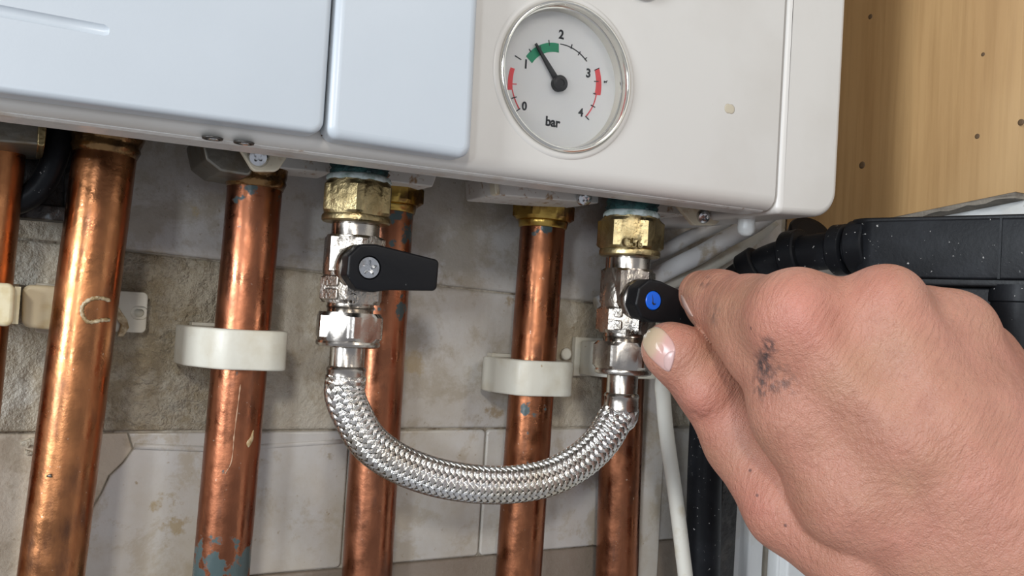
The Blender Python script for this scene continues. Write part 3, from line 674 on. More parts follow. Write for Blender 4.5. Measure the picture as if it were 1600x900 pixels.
# ================================================================== THE FILLING LOOP: TWO VALVES AND A BRAIDED HOSE
VL = P(551, 430, 355); VR = P(979, 480, 342)
DNv = V3(0, 0, -1)
def valve(x, Y, ztop, ls, label, turn, lever_rot, cap):
    o = V3(x, Y, ztop); t = thing('isolation_valve', o+DNv*87*ls, label, 'valve', 'quarter-turn valves of the filling loop')
    S = lambda *pr_: [(a*ls, r) for a, r in pr_]
    hint = (0, 1, 0)
    obj('corroded_thread', *revolve(o, DNv, S((-34, 10.6), (-3, 10.8), (-2, 11.6), (0, 11.2), (1.2, 12.0), (2.4, 11.0), (3.4, 11.9), (4.6, 11.0), (6.2, 11.6)), 48, radial=lambda th, r, s: r*(1+.025*np.sin(th*7+s)+.02*np.sin(th*11+2*s))), 'verdigris', t)
    obj('jointing_paste', *revolve(o, DNv, S((4.6, 11.2), (5.2, 12.2), (6.2, 12.7), (7.0, 12.8), (7.6, 12.3)), 60, radial=lambda th, r, s: r*(1+.018*np.sin(th*9+1)+.012*np.sin(th*17))), 'jointing', t)
    bn = obj('brass_nut', *nut(o, DNv, 7.9*ls, 21.4*ls, 13.0, turn=turn), 'brass', t, sharp=22)
    obj('nut_shoulder', *revolve(o, DNv, S((5.9, 11.4), (6.2, 12.4), (8.2, 12.6), (8.6, 12.0)), 48), 'brass', bn, sharp=35)
    obj('nut_flange', *revolve(o, DNv, S((20.8, 12.2), (21.2, 13.4), (22.0, 13.7), (23.4, 13.6), (24.0, 13.0), (24.2, 10)), 48), 'brass', bn, sharp=35)
    obj('upper_neck', *revolve(o, DNv, S((22, 9.2), (24.4, 9.2), (24.7, 9.5), (29, 9.5), (30.5, 9.8)), 48), 'nickel', t, sharp=35)
    body = nut(o, DNv, 29.2*ls, 45*ls, 10.9, turn=turn+.25, ch=1.2); body2 = nut(o, DNv, 45.2*ls, 56.5*ls, 11.5, turn=turn-.1, ch=1.5)
    ball = revolve(o+DNv*42.5*ls, DNv, [(-10*1, 9.9), (-7, 11.2), (0, 11.9), (7, 11.2), (10, 9.9)], 40)
    bd = obj('valve_body', *join([body, ball, body2]), 'nickel_cast', t, sharp=22)
    hc_ = o+DNv*42.3*ls
    obj('spindle_boss', *revolve(hc_, (0, -1, 0), [(4, 9.9), (9, 9.8), (11.0, 9.6), (11.8, 9.0), (12.2, 7.6), (13, 7.4)], 44), 'nickel', bd, sharp=35)
    # little cast-on plates at the side
    for k, (s0, s1) in enumerate(((45.6, 50.2), (50.8, 55.4))):
        c_ = o+DNv*((s0+s1)/2*ls); q = round_poly(A([(-3.6, -2.2), (3.6, -2.2), (3.6, 2.2), (-3.6, 2.2)]), 1.2, 4)
        dirp = A([-.87, -.5, 0]); sd = A([-.5, .87, 0])*-1
        obj('cast_panel', *slab(q, lambda p, d, c_=c_, dirp=dirp, sd=sd: c_+dirp*(12.2-d)+sd*p[0]+V3(0, 0, p[1]), 0, 2.6, .5, 3), 'nickel_cast', bd, sharp=45)
    obj('lower_neck', *revolve(o, DNv, S((55.5, 9.4), (57, 9.2), (58.0, 9.6), (58.8, 9.1), (61, 9.1)), 48), 'nickel', t, sharp=35)
    ln = obj('union_nut', *nut(o, DNv, 60*ls, 71.6*ls, 12.3, turn=turn+.12), 'nickel', t, sharp=22)
    obj('union_flange', *revolve(o, DNv, S((71.0, 11.5), (71.5, 12.4), (72.4, 12.7), (73.3, 12.4), (73.8, 11.5), (73.9, 7)), 48), 'nickel', ln, sharp=35)
    # lever handle: rounded head, tapering blade, hollow for screw or cap
    ca, sa = math.cos(lever_rot), math.sin(lever_rot)
    def h3(p, d): return hc_+V3(p[0]*ca+p[1]*sa, -19.6+d, -p[0]*sa+p[1]*ca)
    hd = A([(-8.6, -3.8), (-8.6, 3.8), (-4.4, 8.6), (2.0, 9.2), (28.5, 5.9), (28.5, -6.3), (9, -7.7), (2.0, -9.2), (-4.4, -8.6)])
    lv = obj('lever', *slab(round_poly(hd, [2, 2, 3, 6, 2, 2, 20, 6, 3], 6), h3, 0, 7.8, 1.1, 4), 'black_plastic', t, sharp=40)
    c_ = h3((0, 0), 0)
    if cap:
        cut_ = obj('cut', *revolve(c_-V3(0, 2, 0), (0, 1, 0), [(0, 4.3), (3.4, 4.3)], 40), 'black_plastic'); bake_boolean(lv, [cut_])
        cp_ = obj('blue_cap', *revolve(c_+V3(0, 1.3, 0), (0, -1, 0), [(0, 4.05), (1.1, 4.05), (1.5, 3.7), (1.6, 0.3)], 40), 'blue', lv, sharp=40, label='blue cap')
        nk = [(-1.5, 2.3), (-.5, .6), (-.2, -.8), (.9, -1.2), (1.2, -.7), (1.3, -1.5), (.2, -1.9), (-.7, -1.3), (-.8, .2)]
        obj('cap_nick', *slab(A(nk), lambda p, d: h3(p, -.36+d), 0, .3, .05, 1), 'black_print', cp_, smooth=False)
    else:
        cut_ = obj('cut', *revolve(c_-V3(0, 2, 0), (0, 1, 0), [(0, 4.6), (3.6, 4.6)], 40), 'black_plastic'); bake_boolean(lv, [cut_])
        N = 60; th = np.linspace(0, 2*np.pi, N, endpoint=False)
        star = 1.3+1.75*np.clip(np.cos((th-math.pi/2)*5)*.5+.5, 0, 1)**1.6
        rg = lambda rr, dd: A([h3((math.cos(a)*q, math.sin(a)*q), dd) for a, q in zip(th, np.broadcast_to(rr, N))])
        obj('lever_screw', *rings([rg(4.25, 1.5), rg(4.25, .5), rg(4.0, .25), rg(star+.05, .15), rg(star*.82, 1.2), rg(star*.4, 1.6)]), 'screw', lv, sharp=30, label='star-slotted steel screw')
    return t, o, hc_, bd, bn
zL = P(561, 257, 355)[2]; zR = P(988, 314, 342)[2]
vl, oL, hL, bdL, bnL = valve(VL[0], 355, zL, .985, 'left nickel valve with a black lever held by a star screw', .2, 0.02, False)
vr, oR, hR, bdR, bnR = valve(VR[0], 342, zR, 1.055, 'right nickel valve with a blue cap on its black lever', .45, 0.17, True)
# cast-on marks
def mark(txt, px, py, Y, h_mm, parent, m='nickel'):
    v, f = text_mesh(txt, 1.0); k = h_mm/(v[:, 1].max()-v[:, 1].min()); c = P(px, py, Y)
    obj('cast_mark', *prism2([A([c[0]+q[0]*k, c[2]+q[1]*k]) for q in v], f, lambda p, d: V3(p[0], Y+d, p[1]), 0, 2.0), m, parent, smooth=False)
mark('16', 987, 520, 342-12.1, 2.9, bdR)
mark('C56', 990, 379, 342-13.6, 4.2, bnR, 'brass')
cm = P(551, 467, 355-12.0)
ringm = revolve(cm, (0, -1, 0), [(-1.5, 2.2), (.2, 2.2), (.3, 1.8), (-1.5, 1.7)], 24, cap0=False, cap1=False)
obj('cast_mark', *join([ringm, box(cm[0]-.25, cm[0]+.25, cm[1]-.3, cm[1]+1.5, cm[2]-2.0, cm[2]+2.0), box(cm[0]+.9, cm[0]+1.4, cm[1]-.3, cm[1]+1.5, cm[2]-1.6, cm[2]+1.6), box(cm[0]+1.2, cm[0]+3.2, cm[1]-.3, cm[1]+1.5, cm[2]-.7, cm[2]-.2)]), 'nickel', bdL, smooth=False)

# hose: liner, woven wire braid, two end ferrules and tails
hose = thing('braided_hose', P(795, 790, 349), 'silver braided steel hose hanging in a U between the two valves', 'hose')
eL = oL+DNv*85.5*.985; eR = oR+DNv*88*1.055
hp = [eL, eL+DNv*7]
for (x, y, t_) in ((549, 645, .04), (574, 688, .10), (617, 721, .2), (675, 744, .34), (740, 756, .48), (800, 757, .62), (858, 746, .75), (906, 721, .86), (941, 688, .93), (961, 655, .98)):
    hp.append(P(x, y, 355+(342-355)*t_))
hp += [eR+DNv*3, eR]
HP = spline(hp, 400)
seg = np.r_[0, np.cumsum(np.linalg.norm(np.diff(HP, axis=0), axis=1))]; LEN = seg[-1]
NS = 300
u_ = np.linspace(0, LEN, NS); HP = np.stack([np.interp(u_, seg, HP[:, i]) for i in range(3)], 1)
RH = 7.35
obj('liner', *tube(HP, RH-.75, 32), 'braid_core', hose)
t_, x_, y_ = frames_along(HP)
NC, PITCHL, WIRES = 18, 49.0, 3
vv, ff, base_i = [], [], 0
for sgn in (1, -1):
    for c_ in range(NC):
        for w_ in range(WIRES):
            off = (w_-(WIRES-1)/2)*(2*math.pi/NC)*.30
            th = 2*math.pi*c_/NC + off + sgn*2*math.pi*u_/PITCHL
            # two over, two under: rows of one slant run along the hose
            s_ = 2*c_ + sgn*2*u_*NC/PITCHL
            lift = sgn*.40*np.tanh(2.4*np.cos(2*math.pi*(s_-.5)/4))
            r = RH+lift
            er = np.cos(th)[:, None]*x_+np.sin(th)[:, None]*y_
            ctr = HP+er*r[:, None]
            tg = np.gradient(ctr, axis=0); tg /= np.linalg.norm(tg, axis=1)[:, None]
            sd = np.cross(tg, er); sd /= np.linalg.norm(sd, axis=1)[:, None]
            a_w, b_w = .285, .26
            ring_ = [ctr+sd*a_w, ctr+er*b_w, ctr-sd*a_w, ctr-er*b_w]
            vv.append(np.stack(ring_, 1).reshape(-1, 3)); n4 = NS*4
            i = np.arange(NS-1)[:, None]*4
            for k in range(3 if True else 4):
                kk = [(0, 1), (1, 2), (3, 0)][k]
                q = np.concatenate([i+kk[0], i+kk[1], i+4+kk[1], i+4+kk[0]], 1)+base_i; ff.append(q)
            base_i += n4
o = obj('wire_braid', np.concatenate(vv), np.concatenate(ff), 'braid', hose, kind='stuff')
def hose_end(org, ls, s0, parent):
    S = lambda *pr_: [(a, r) for a, r in pr_]
    tl = obj('chrome_tail', *revolve(org, DNv, S((73*ls, 6.9), (82.5*ls, 6.9), (83*ls, 7.2)), 44), 'nickel', parent, sharp=35)
    fe = obj('ferrule', *revolve(org, DNv, S((81.5*ls, 6.9), (82*ls, 7.5), (82.9*ls, 7.9), (83.8*ls, 7.6), (84.6*ls, 7.55), (87.2*ls, 7.7), (88.2*ls, 8.0), (88.8*ls, 7.9), (88.9*ls, 7.0)), 48), 'nickel', parent, sharp=40)
hose_end(oL, .985, 0, hose); hose_end(oR, 1.055, 0, hose)

# ================================================================== BLACK FITTINGS, CABLES
# left: bent black tube in front of a dirty black bracket
lb = thing('black_bracket', P(70, 345, 400), 'dirty black metal bracket behind the two left copper pipes', 'bracket')
obj('back_panel', *slab(px_poly([(28, 160), (130, 170), (122, 330), (22, 325)], 404), XZ(404), 0, 7, .5, 2), 'grubby_dark', lb, sharp=40)
obj('bottom_rail', *slab(px_poly([(14, 312), (122, 325), (118, 347), (14, 339)], 394), XZ(394), 0, 12, .8, 3), 'grubby_dark', lb, sharp=40)
obj('side_post', *slab(px_poly([(104, 160), (134, 160), (122, 330), (100, 328)], 398), XZ(398), 0, 8, .6, 2), 'grubby_dark', lb, sharp=40)
bt = spline([P(96, 120, 386), P(94, 200, 386), P(86, 245, 385), P(66, 287, 385), P(36, 312, 386), P(-10, 322, 388), P(-80, 325, 390)], 50)
obj('black_hose', *tube(bt, 4.6, 24), 'black_scuffed', label='bent black hose with white paint scuffs at the upper left', cat='hose')
# right: ribbed black waste fitting
TRAP_Y = 0
dirf = A([-.36, .933]); nrm = A([-.933, -.36])     # along the front face (away from the lens), outward face normal
n0 = PX(1600, 390, 372); org2 = A([n0[0], n0[1]])
ztop, zbot = PZ(1470, 336, 0.415*1000)[2], 0
trap = thing('black_waste_trap', V3(org2[0], org2[1]+40, n0[2]-40), 'large black plastic waste trap with a rounded end, above the hand', 'waste trap')
def along(px):      # where the face line is seen at image column px
    best, bt_ = None, 1e9
    for s in np.linspace(-200, 160, 1500):
        p = org2+dirf*s; q = V3(p[0], p[1], n0[2]); z = q@FW; x = 800+F*(q@RT)/z
        if abs(x-px) < bt_: best, bt_ = s, abs(x-px)
    return best
def z_at(px, py):
    s = along(px); p = org2+dirf*s; d = ray(px, py); k = (p@A([1, 1]))/(d[0]+d[1]); return (d*k)[2]
zt = (z_at(1450, 339)+z_at(1590, 336))/2; zb = (z_at(1450, 434)+z_at(1590, 438))/2
s1 = along(1335)
BW = 30.0
inn = -nrm
foot = A([org2+dirf*(-70), org2+dirf*s1+dirf*3, org2+dirf*(s1+3)+inn*BW, org2+dirf*(-70)+inn*BW])
fo = round_poly(foot, [3, 11, 13, 3], 12)
tz = lambda p, d: V3(p[0], p[1], d)
def vprism(poly, z0, z1, b):
    rs = []
    for k in range(5):
        a = math.pi/2*k/4; rs.append(A([tz(p, z0+b*(1-math.cos(a))) for p in inset(poly, b*(1-math.sin(a)))]))
    for k in range(5):
        a = math.pi/2*(1-k/4); rs.append(A([tz(p, z1-b*(1-math.cos(a))) for p in inset(poly, b*(1-math.sin(a)))]))
    return rings(rs)
obj('trap_body', *vprism(fo, zb, zt-1.0, .9), 'black_scuffed', trap, sharp=50)
obj('lid', *vprism(round_poly(A([org2+dirf*(-70)+inn*1, org2+dirf*(s1+5)+inn*1, org2+dirf*(s1+6)+inn*(BW-1), org2+dirf*(-70)+inn*(BW-1)]), [2, 11, 12, 2], 12), zt-2.2, zt+.6, .8), 'black_plastic', trap, sharp=50)
sr = along(1563); pr_ = org2+dirf*sr
obj('seam_rib', *rings([A([V3(*(pr_+dirf*a+nrm*b), z) for a, b in ((-.7, -.3), (-.5, .5), (.5, .5), (.7, -.3))]) for z in (zb+.2, zt-1.2)]), 'black_scuffed', trap, smooth=False)
obj('base_flange', *vprism(inset(fo, 2.0), zb-3.2, zb+.5, .8), 'black_plastic', trap, sharp=50)
obj('lower_body', *vprism(inset(fo, 6.0), zb-46, zb-2.5, 2.0), 'black_plastic', trap, sharp=50)
cc = org2+dirf*(along(1588))+inn*13
cyl0 = V3(cc[0], cc[1], zb-2)
obj('outlet_sleeve', *revolve(cyl0, DNv, [(0, 13.2), (4, 13.6), (7, 13.6), (7.6, 12.8), (120, 12.6)], 44), 'black_scuffed', trap, sharp=35)
# coupling pieces leading left from the trap
cp0 = org2+dirf*(s1+4)+inn*12; q0 = V3(cp0[0], cp0[1], (zt+zb)/2+1)
q1 = P(1235, 400, 352); q2 = P(1175, 425, 372); q3 = P(1128, 470, 388); q4 = P(1112, 560, 394); q5 = P(1102, 720, 394); q6 = P(1098, 900, 394)
wp = thing('black_waste_pipe', q6-V3(0, 0, 300), 'black plastic waste pipe running down behind the cream cable', 'pipe')
pth = spline([q0+(q0-q1)*.15, q0, q1, q2, q3, q4, q5, q6, q6+(q6-q5)*2.5], 110)
obj('pipe_run', *tube(pth, 9.3, 30), 'black_scuffed', wp)
tt = np.gradient(pth, axis=0)
for i, R, Lh in ((9, 13.5, 5), (17, 12.5, 4), (26, 12.8, 5), (40, 11.8, 5)):
    a = tt[i]/np.linalg.norm(tt[i])
    obj('collar', *revolve(pth[i]-a*Lh, a, [(0, 9.6), (.2, R-.8), (1, R), (2*Lh-1, R), (2*Lh-.2, R-.8), (2*Lh, 9.6)], 36), 'black_scuffed', wp, sharp=40)
g0_ = P(1262, 372, 362)
obj('lobed_cap', *revolve(g0_, (-.2, -.75, .6), [(-10, 10.5), (0, 11.5), (3, 12), (4.5, 11), (5, 8)], 40), 'black_plastic', wp, sharp=40)
pb = P(1140, 700, 402)
obj('black_backing_strip', *box(pb[0]-6, pb[0]+5, 399, WALL_Y-1, -500, P(1140, 560, 402)[2]), 'grubby_dark', smooth=False, label='narrow grubby black strip on the wall beside the waste pipe', cat='strip')
# cables
cb = spline([P(1106, 452, 364), P(1092, 480, 366), P(1066, 530, 370), P(1037, 590, 373), P(1037, 630, 374), P(1043, 690, 374), P(1056, 780, 372), P(1066, 860, 370), P(1074, 940, 368), P(1090, 1200, 366), P(1100, 1500, 366)], 90)
obj('hanging_cable', *tube(cb, 3.75, 22), 'cable', label='cream cable hanging down between the right valve and the black pipe', cat='cable')
def conduit(pts, r, m, label, name='conduit'):
    obj(name, *tube(spline([P(*q) for q in pts], 40), r, 22), m, label=label, cat='conduit', group='pale conduits under the boiler')
conduit([(935, 478, 402), (1000, 446, 400), (1040, 424, 397), (1095, 397, 392), (1140, 371, 384), (1176, 352, 378), (1215, 325, 372)], 4.9, 'grey_cable', 'thick pale conduit sloping up towards the white rubber plug')
conduit([(990, 408, 406), (1036, 393, 404), (1075, 372, 402), (1120, 352, 398), (1160, 330, 392)], 3.9, 'grey_cable', 'thinner pale conduit above the thick one, right of the brass nut')
conduit([(1000, 470, 408), (1040, 446, 407), (1090, 428, 406), (1128, 405, 404), (1180, 372, 398), (1210, 345, 392)], 3.3, 'cable', 'lowest thin conduit passing behind the index finger')

# ================================================================== THE HAND
# joints: image column, row, distance from the lens along its axis (mm), radius in image px at that distance
def J(x, y, z, rpx): return PZ(x, y, z), rpx*z/F
def cone(p, a, ra, b, rb):
    """distance to a tapered capsule"""
    ba = b-a; l2 = ba@ba; t = np.clip(((p-a)@ba)/l2, 0, 1)
    d = p-a-t[..., None]*ba
    return np.sqrt((d*d).sum(-1))-(ra+(rb-ra)*t)
def smin(a, b, k):
    h = np.clip(.5+.5*(b-a)/k, 0, 1); return b+(a-b)*h-k*h*(1-h)
def chain(p, js, k=2.5):
    d = None
    for (a, ra), (b, rb) in zip(js[:-1], js[1:]):
        q = cone(p, a, ra, b, rb); d = q if d is None else smin(d, q, k)
    return d
HJ = {
 'index': [J(1097, 459, 404, 37), J(1122, 472, 394, 48), J(1176, 492, 370, 60), J(1248, 500, 338, 78)],
 'thumb': [J(1043, 545, 388, 41), J(1062, 556, 387, 46), J(1108, 598, 389, 54), J(1160, 690, 384, 57), J(1235, 790, 365, 70), J(1350, 860, 346, 90)],
 'middle': [J(1276, 610, 386, 34), J(1240, 560, 396, 36), J(1306, 505, 378, 40), J(1384, 486, 336, 70)],
 'ring': [J(1380, 640, 392, 33), J(1345, 590, 404, 35), J(1420, 540, 392, 40), J(1488, 522, 348, 66)],
 'pinky': [J(1460, 690, 395, 30), J(1430, 650, 404, 31), J(1498, 605, 398, 36), J(1556, 590, 366, 56)],
}
META = [(J(1248, 500, 338, 76), J(1400, 690, 326, 72), J(1545, 850, 322, 88)),
        (J(1384, 488, 334, 70), J(1475, 650, 322, 70), J(1590, 830, 318, 92)),
        (J(1488, 524, 346, 66), J(1550, 660, 332, 70), J(1640, 810, 326, 92)),
        (J(1552, 590, 362, 56), J(1610, 680, 348, 68), J(1690, 800, 340, 84))]
FILL = [(J(1318, 512, 342, 66), J(1440, 680, 325, 72)), (J(1438, 512, 344, 62), J(1515, 660, 327, 72)), (J(1528, 560, 356, 58), J(1582, 672, 340, 70)),
        (J(1440, 680, 326, 74), J(1580, 840, 321, 92)), (J(1515, 660, 328, 72), J(1620, 820, 322, 92))]
WEB = [(J(1128, 494, 385, 33), J(1182, 548, 362, 46)), (J(1172, 522, 366, 47), J(1236, 612, 346, 60)), (J(1258, 560, 346, 72), J(1262, 650, 346, 78)), (J(1262, 650, 346, 78), J(1345, 760, 340, 100)), (J(1345, 760, 343, 104), J(1470, 840, 336, 120))]
FORE = [(J(1530, 880, 338, 118), J(1860, 1330, 334, 150)), (J(1650, 830, 338, 110), J(1990, 1230, 334, 150))]
# low swells and folds laid into the skin: path points, height (mm), spread (mm)
RELIEF = [([(1238, 452, 322)], .9, 8), ([(1386, 446, 322)], 1.4, 8), ([(1497, 492, 336)], 1.2, 7),
          ([(1308, 446, 326)], -1.6, 7), ([(1446, 472, 330)], -1.4, 7),
          ([(1400, 500, 316), (1470, 610, 310), (1560, 740, 300)], 1.1, 3.6), ([(1262, 505, 318), (1330, 590, 314), (1440, 720, 304)], .9, 4.2), ([(1500, 540, 330), (1560, 660, 318)], .8, 3.6),
          ([(1310, 500, 320), (1380, 590, 316)], -1.1, 5), ([(1440, 540, 324), (1500, 640, 314)], -.9, 5),
          
          ([(1082, 652, 378), (1098, 626, 375), (1128, 604, 377)], -.85, .9), ([(1092, 664, 378), (1112, 640, 374), (1146, 622, 377)], -.7, .9), ([(1076, 632, 380), (1088, 612, 378), (1108, 590, 379)], -.5, .8),
          ([(1112, 690, 378), (1140, 660, 374), (1165, 650, 376)], -.5, .9),
          ([(1150, 440, 372), (1156, 470, 362), (1150, 510, 360)], -.5, 1.2), ([(1166, 440, 366), (1174, 475, 354), (1170, 525, 352)], -.45, 1.2), ([(1128, 430, 388), (1132, 460, 380), (1122, 500, 378)], -.4, 1.1)]
RELIEF = [([PZ(*q) for q in pts_], a_, s_) for pts_, a_, s_ in RELIEF]
def thumb_sdf(p):
    c, rr = J(1100, 612, 379, 34)
    return smin(chain(p, HJ['thumb'], 5), np.sqrt(((p-c)**2).sum(-1))-rr, 6)
UNITS = [((lambda p, m_=m_: chain(p, m_, 6)), 12) for m_ in META]
UNITS += [((lambda p, a=a, b=b: cone(p, a[0], a[1], b[0], b[1])), 16) for a, b in FORE]
UNITS += [((lambda p, a=a, b=b: cone(p, a[0], a[1], b[0], b[1])), 9) for a, b in FILL+WEB]
UNITS += [((lambda p: chain(p, HJ['index'], 5)), 6)]
UNITS += [((lambda p, k=k: chain(p, HJ[k], 3)), 4) for k in ('middle', 'ring', 'pinky')]
UNITS += [(thumb_sdf, 1.2)]
def relief_d2(p, pts_):
    if len(pts_) == 1: return ((p-pts_[0])**2).sum(-1)
    return np.minimum.reduce([np.maximum(cone(p, pts_[i], 0, pts_[i+1], 0), 0)**2 for i in range(len(pts_)-1)])
def hand_sdf(p, units=None, rel=None):
    d = None
    for i, (fn, k) in enumerate(UNITS):
        if units is not None and not units[i]: continue
        q = fn(p); d = q if d is None else smin(d, q, k)
    for i, (pts_, a_, s_) in enumerate(RELIEF):
        if rel is not None and not rel[i]: continue
        d = d-a_*np.exp(-relief_d2(p, pts_)/(2*s_*s_))
    return d
def surface_nets(sdf, lo, hi, h):
    n = np.ceil((hi-lo)/h).astype(int)+1
    ax = [lo[i]+h*np.arange(n[i]) for i in range(3)]
    val = np.empty(n, np.float32)
    B = 14; nb = -(-n//B)
    bc = np.stack(np.meshgrid(*[lo[i]+h*(np.arange(nb[i])*B+(B-1)/2) for i in range(3)], indexing='ij'), -1)
    bd = sdf(bc); R_ = h*B*.87; reach_ = R_+5
    ub = [fn(bc)-2*R_-k-4 < np.maximum(bd, 0) for fn, k in UNITS]; rb = [np.sqrt(relief_d2(bc, q_)) < R_+3.6*s_ for q_, a_, s_ in RELIEF]
    for i, j, k in np.ndindex(*nb):
        sl = tuple(slice(q*B, q*B+B) for q in (i, j, k))
        if abs(bd[i, j, k]) > reach_: val[sl] = bd[i, j, k]
        else: val[sl] = sdf(np.stack(np.meshgrid(ax[0][sl[0]], ax[1][sl[1]], ax[2][sl[2]], indexing='ij'), -1), [u_[i, j, k] for u_ in ub], [r_[i, j, k] for r_ in rb])
    ins = val < 0
    cs = [slice(0, -1), slice(1, None)]
    cnt = np.zeros(n-1, np.int8)
    for a in (0, 1):
        for b in (0, 1):
            for c in (0, 1): cnt += ins[cs[a], cs[b], cs[c]]
    act = np.argwhere((cnt > 0) & (cnt < 8)); idx = -np.ones(n-1, np.int64); idx[tuple(act.T)] = np.arange(len(act))
    acc = np.zeros((len(act), 3)); num = np.zeros(len(act))
    C8 = [(a, b, c) for a in (0, 1) for b in (0, 1) for c in (0, 1)]
    for e in [(p_, q_) for p_ in C8 for q_ in C8 if p_ < q_ and sum(abs(s-t) for s, t in zip(p_, q_)) == 1]:
        va = val[tuple((act+e[0]).T)]; vb = val[tuple((act+e[1]).T)]; m_ = (va < 0) != (vb < 0)
        t = np.where(m_, va/np.where(va == vb, 1, va-vb), 0)
        acc += np.where(m_[:, None], A(e[0])+(A(e[1])-A(e[0]))*t[:, None], 0); num += m_
    v = lo+h*(act+acc/num[:, None]); f = []
    for d_ in range(3):
        u1, u2 = (d_+1) % 3, (d_+2) % 3
        s0 = [slice(None)]*3; s1_ = [slice(None)]*3; s0[d_] = slice(0, -1); s1_[d_] = slice(1, None)
        ch = np.argwhere(ins[tuple(s0)] != ins[tuple(s1_)])
        ch = ch[(ch[:, u1] > 0) & (ch[:, u2] > 0) & (ch[:, u1] < n[u1]-1) & (ch[:, u2] < n[u2]-1)]
        e1 = np.zeros(3, int); e1[u1] = 1; e2 = np.zeros(3, int); e2[u2] = 1
        q = np.stack([idx[tuple(c_.T)] for c_ in (ch, ch-e1, ch-e1-e2, ch-e2)], 1)
        fl = ins[tuple(ch.T)]; q[~fl] = q[~fl][:, ::-1]; f.append(q)
    return v, np.concatenate(f)
pts_all = [j for c_ in HJ.values() for j in c_]+[j for m_ in META for j in m_]+[j for c_ in FORE for j in c_]
lo = np.min([p-r-4 for p, r in pts_all], 0); hi = np.max([p+r+4 for p, r in pts_all], 0)
hv, hf = surface_nets(hand_sdf, lo, hi, .9)
def largest(v, f):
    lab = np.arange(len(v))
    while True:
        m_ = lab[f].min(1); new = lab.copy()
        for k in range(4): np.minimum.at(new, f[:, k], m_)
        new = new[new]
        if (new == lab).all(): break
        lab = new
    b = np.bincount(lab).argmax(); keep = lab == b; ix = np.cumsum(keep)-1
    return v[keep], ix[f[keep[f[:, 0]]]]
hv, hf = largest(hv, hf)
# one relaxation pass for an even skin
def relax(v, f, k=2, lam=.5):
    for _ in range(k):
        acc = np.zeros_like(v); n = np.zeros(len(v))
        for a, b in ((0, 1), (1, 2), (2, 3), (3, 0)):
            np.add.at(acc, f[:, a], v[f[:, b]]); np.add.at(acc, f[:, b], v[f[:, a]]); np.add.at(n, f[:, a], 1); np.add.at(n, f[:, b], 1)
        v = v+lam*(acc/np.maximum(n, 1)[:, None]-v)
    return v
hv = relax(hv, hf, 2)
def skin_mat():
    m, nt, b = new_mat('skin'); g = nt.nodes.new('ShaderNodeNewGeometry').outputs['Position']
    c = mixc(nt, noise_fac(nt, g, 28, 4, .35, .68), (.445, .222, .142), (.475, .208, .146))
    c = mixc(nt, mul(nt, noise_fac(nt, g, 70, 5, .45, .72), .6), c, (.35, .145, .095))
    c = mixc(nt, mul(nt, noise_fac(nt, g, 420, 3, .60, .75), .35), c, (.33, .135, .09))
    S_ = lambda x, y: W(PZ(x, y, hit_z(x, y) or 380))
    for q, r_, k in (((1240, 475), .030, .42), ((1385, 450), .022, .28), ((1090, 640), .022, .40), ((1190, 790), .024, .4), ((1060, 520), .014, .4)):
        c = mixc(nt, mul(nt, near(nt, S_(*q), r_, 0.0), k), c, (.58, .20, .155))
    for q, r_, sc, lo_, hi_, k in (((1202, 540), .0042, 330, .40, .54, .9), ((1196, 556), .0042, 330, .38, .52, .9), ((1192, 572), .0066, 330, .38, .52, .9), ((1190, 602), .0070, 300, .42, .58, .75), ((1218, 592), .0090, 300, .46, .64, .6), ((1103, 440), .0050, 300, .42, .60, .6), ((1117, 492), .0055, 300, .45, .62, .5), ((1120, 455), .007, 330, .5, .7, .35)):
        c = mixc(nt, mul(nt, mul(nt, near(nt, S_(*q), r_, .25), noise_fac(nt, g, sc, 5, lo_, hi_)), k), c, (.045, .042, .045))
    for x, y in ((1173, 513), (1183, 774), (1227, 821), (1172, 735)):
        c = mixc(nt, mul(nt, near(nt, S_(x, y), .0009, .4), .75), c, (.10, .05, .05))
    lnk(nt, c, b.inputs['Base Color'])
    b.inputs['Roughness'].default_value = .46
    b.inputs['Subsurface Weight'].default_value = .16; b.inputs['Subsurface Radius'].default_value = (.006, .0022, .0012); b.inputs['Subsurface Scale'].default_value = .5
    n = bump(nt, b, noise_fac(nt, g, 1400, 3, .2, .8), .22, .0005)
    # crease direction: fine folds running across the back of the hand
    mp = nt.nodes.new('ShaderNodeMapping'); mp.vector_type = 'TEXTURE'; mp.inputs['Rotation'].default_value = (0, math.radians(38), 0); lnk(nt, g, mp.inputs[0])
    n = bump(nt, b, noise_fac(nt, mp.outputs[0], 520, 4, .2, .8, (1, 1, .12), dist=.35), .48, .0011, n)
    vo = nt.nodes.new('ShaderNodeTexVoronoi'); vo.feature = 'DISTANCE_TO_EDGE'; vo.inputs['Scale'].default_value = 1100; lnk(nt, g, vo.inputs['Vector'])
    bump(nt, b, vo.outputs['Distance'], .30, .0009, n)
    return m
def hit_z(px, py, z0=270., z1=430.):
    d = ray(px, py); zz = np.linspace(z0, z1, 400); val = hand_sdf(d[None, :]*zz[:, None]); k = np.argmax(val < 0)
    if not (val < 0).any(): return None
    a_, b_ = zz[max(k-1, 0)], zz[k]
    for _ in range(9):
        m_ = .5*(a_+b_)
        if hand_sdf((d*m_)[None])[0] < 0: b_ = m_
        else: a_ = m_
    return float(b_)
hand = obj('hand', hv, hf, skin_mat(), label='bare work-worn hand with sooty smudges pinching the blue-capped lever', cat='hand')
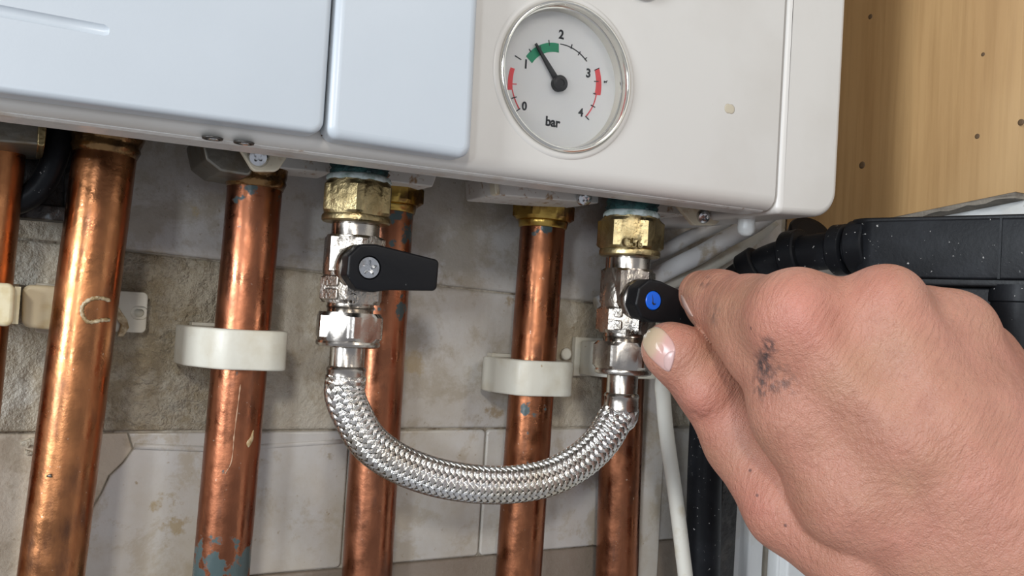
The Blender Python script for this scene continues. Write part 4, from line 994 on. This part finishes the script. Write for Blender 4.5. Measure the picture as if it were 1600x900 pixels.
# nails laid on the skin
def nail(outline, name, m, lift=.35):
    c = np.mean(outline, 0); N = 60
    cl = A(list(outline)+[outline[0]], float); L_ = np.r_[0, np.cumsum(np.linalg.norm(np.diff(cl, axis=0), axis=1))]
    op = np.stack([np.interp(np.linspace(0, L_[-1], N, endpoint=False), L_, cl[:, i]) for i in (0, 1)], 1)
    for _ in range(4): op = .5*op+.25*(np.roll(op, 1, 0)+np.roll(op, -1, 0))
    vs_, fs = [], []
    e = 1.2
    def pts_on(q2, lf):
        q2 = A(q2, float).copy(); zz = np.linspace(300, 430, 261)
        for _ in range(30):
            dr = A([ray(x, y) for x, y in q2]); val = hand_sdf(dr[:, None, :]*zz[None, :, None]); ok = (val < 0).any(1)
            if ok.all(): break
            q2[~ok] = q2[~ok]*.95+c*.05
        k_ = np.maximum(np.argmax(val < 0, 1), 1); r_ = np.arange(len(q2)); a_, b_ = val[r_, k_-1], val[r_, k_]
        z_ = zz[k_-1]+(zz[1]-zz[0])*a_/(a_-b_); p = dr*z_[:, None]
        g = np.stack([hand_sdf(p+e*A(d))-hand_sdf(p-e*A(d)) for d in np.eye(3)], 1); g /= np.linalg.norm(g, axis=1)[:, None]+1e-9
        return p+g*lf
    fr = [1.0, .97, .9, .75, .5, .25]; lf = [-.25, .15, lift, lift+.12, lift+.2, lift+.22]
    rs = [pts_on(c+(op-c)*f_, l_) for f_, l_ in zip(fr, lf)]
    v, f = rings(rs, False, True)
    return obj(name, v, f, m, hand)
def nail_mat():
    m, nt, b = new_mat('thumb_nail_keratin')
    a0 = W(PZ(1004, 535, 380)); a1 = W(PZ(1050, 560, 380))
    g = nt.nodes.new('ShaderNodeNewGeometry').outputs['Position']
    sub = nt.nodes.new('ShaderNodeVectorMath'); sub.operation = 'SUBTRACT'; lnk(nt, g, sub.inputs[0]); sub.inputs[1].default_value = a0
    dt = nt.nodes.new('ShaderNodeVectorMath'); dt.operation = 'DOT_PRODUCT'; lnk(nt, sub.outputs[0], dt.inputs[0])
    d = A(a1)-A(a0); dt.inputs[1].default_value = tuple(d/(d@d))
    rp = nt.nodes.new('ShaderNodeValToRGB'); lnk(nt, dt.outputs['Value'], rp.inputs[0])
    rp.color_ramp.elements[0].color = (.50, .40, .26, 1); rp.color_ramp.elements[1].color = (.62, .40, .37, 1)
    e = rp.color_ramp.elements.new(.38); e.color = (.55, .40, .28, 1); e = rp.color_ramp.elements.new(.55); e.color = (.60, .35, .30, 1)
    lnk(nt, rp.outputs[0], b.inputs['Base Color']); b.inputs['Roughness'].default_value = .28; b.inputs['Subsurface Weight'].default_value = .1; b.inputs['Subsurface Radius'].default_value = (.003, .001, .001)
    bump(nt, b, noise_fac(nt, g, 300, 3, 0, 1), .1, .0006)
    return m
tn = nail([(1002, 527), (1008, 515), (1020, 508.5), (1032, 511), (1043, 521), (1052, 533), (1057, 546), (1054, 562), (1050, 577), (1045, 584), (1029, 572), (1015, 559), (1005, 544)], 'thumbnail', nail_mat())
nail([(1037, 558), (1044, 549), (1055.5, 546), (1053.5, 562), (1049.5, 575), (1046, 582), (1038, 574)], 'nail_moon', mat('nail_moon', (.60, .40, .37), .3), .58)
nail([(1063.5, 459), (1068, 464), (1073, 474), (1079, 486), (1084, 496), (1078, 493), (1070, 481), (1065, 469)], 'index_nail', mat('index_nail', (.50, .33, .27), .3), .25)
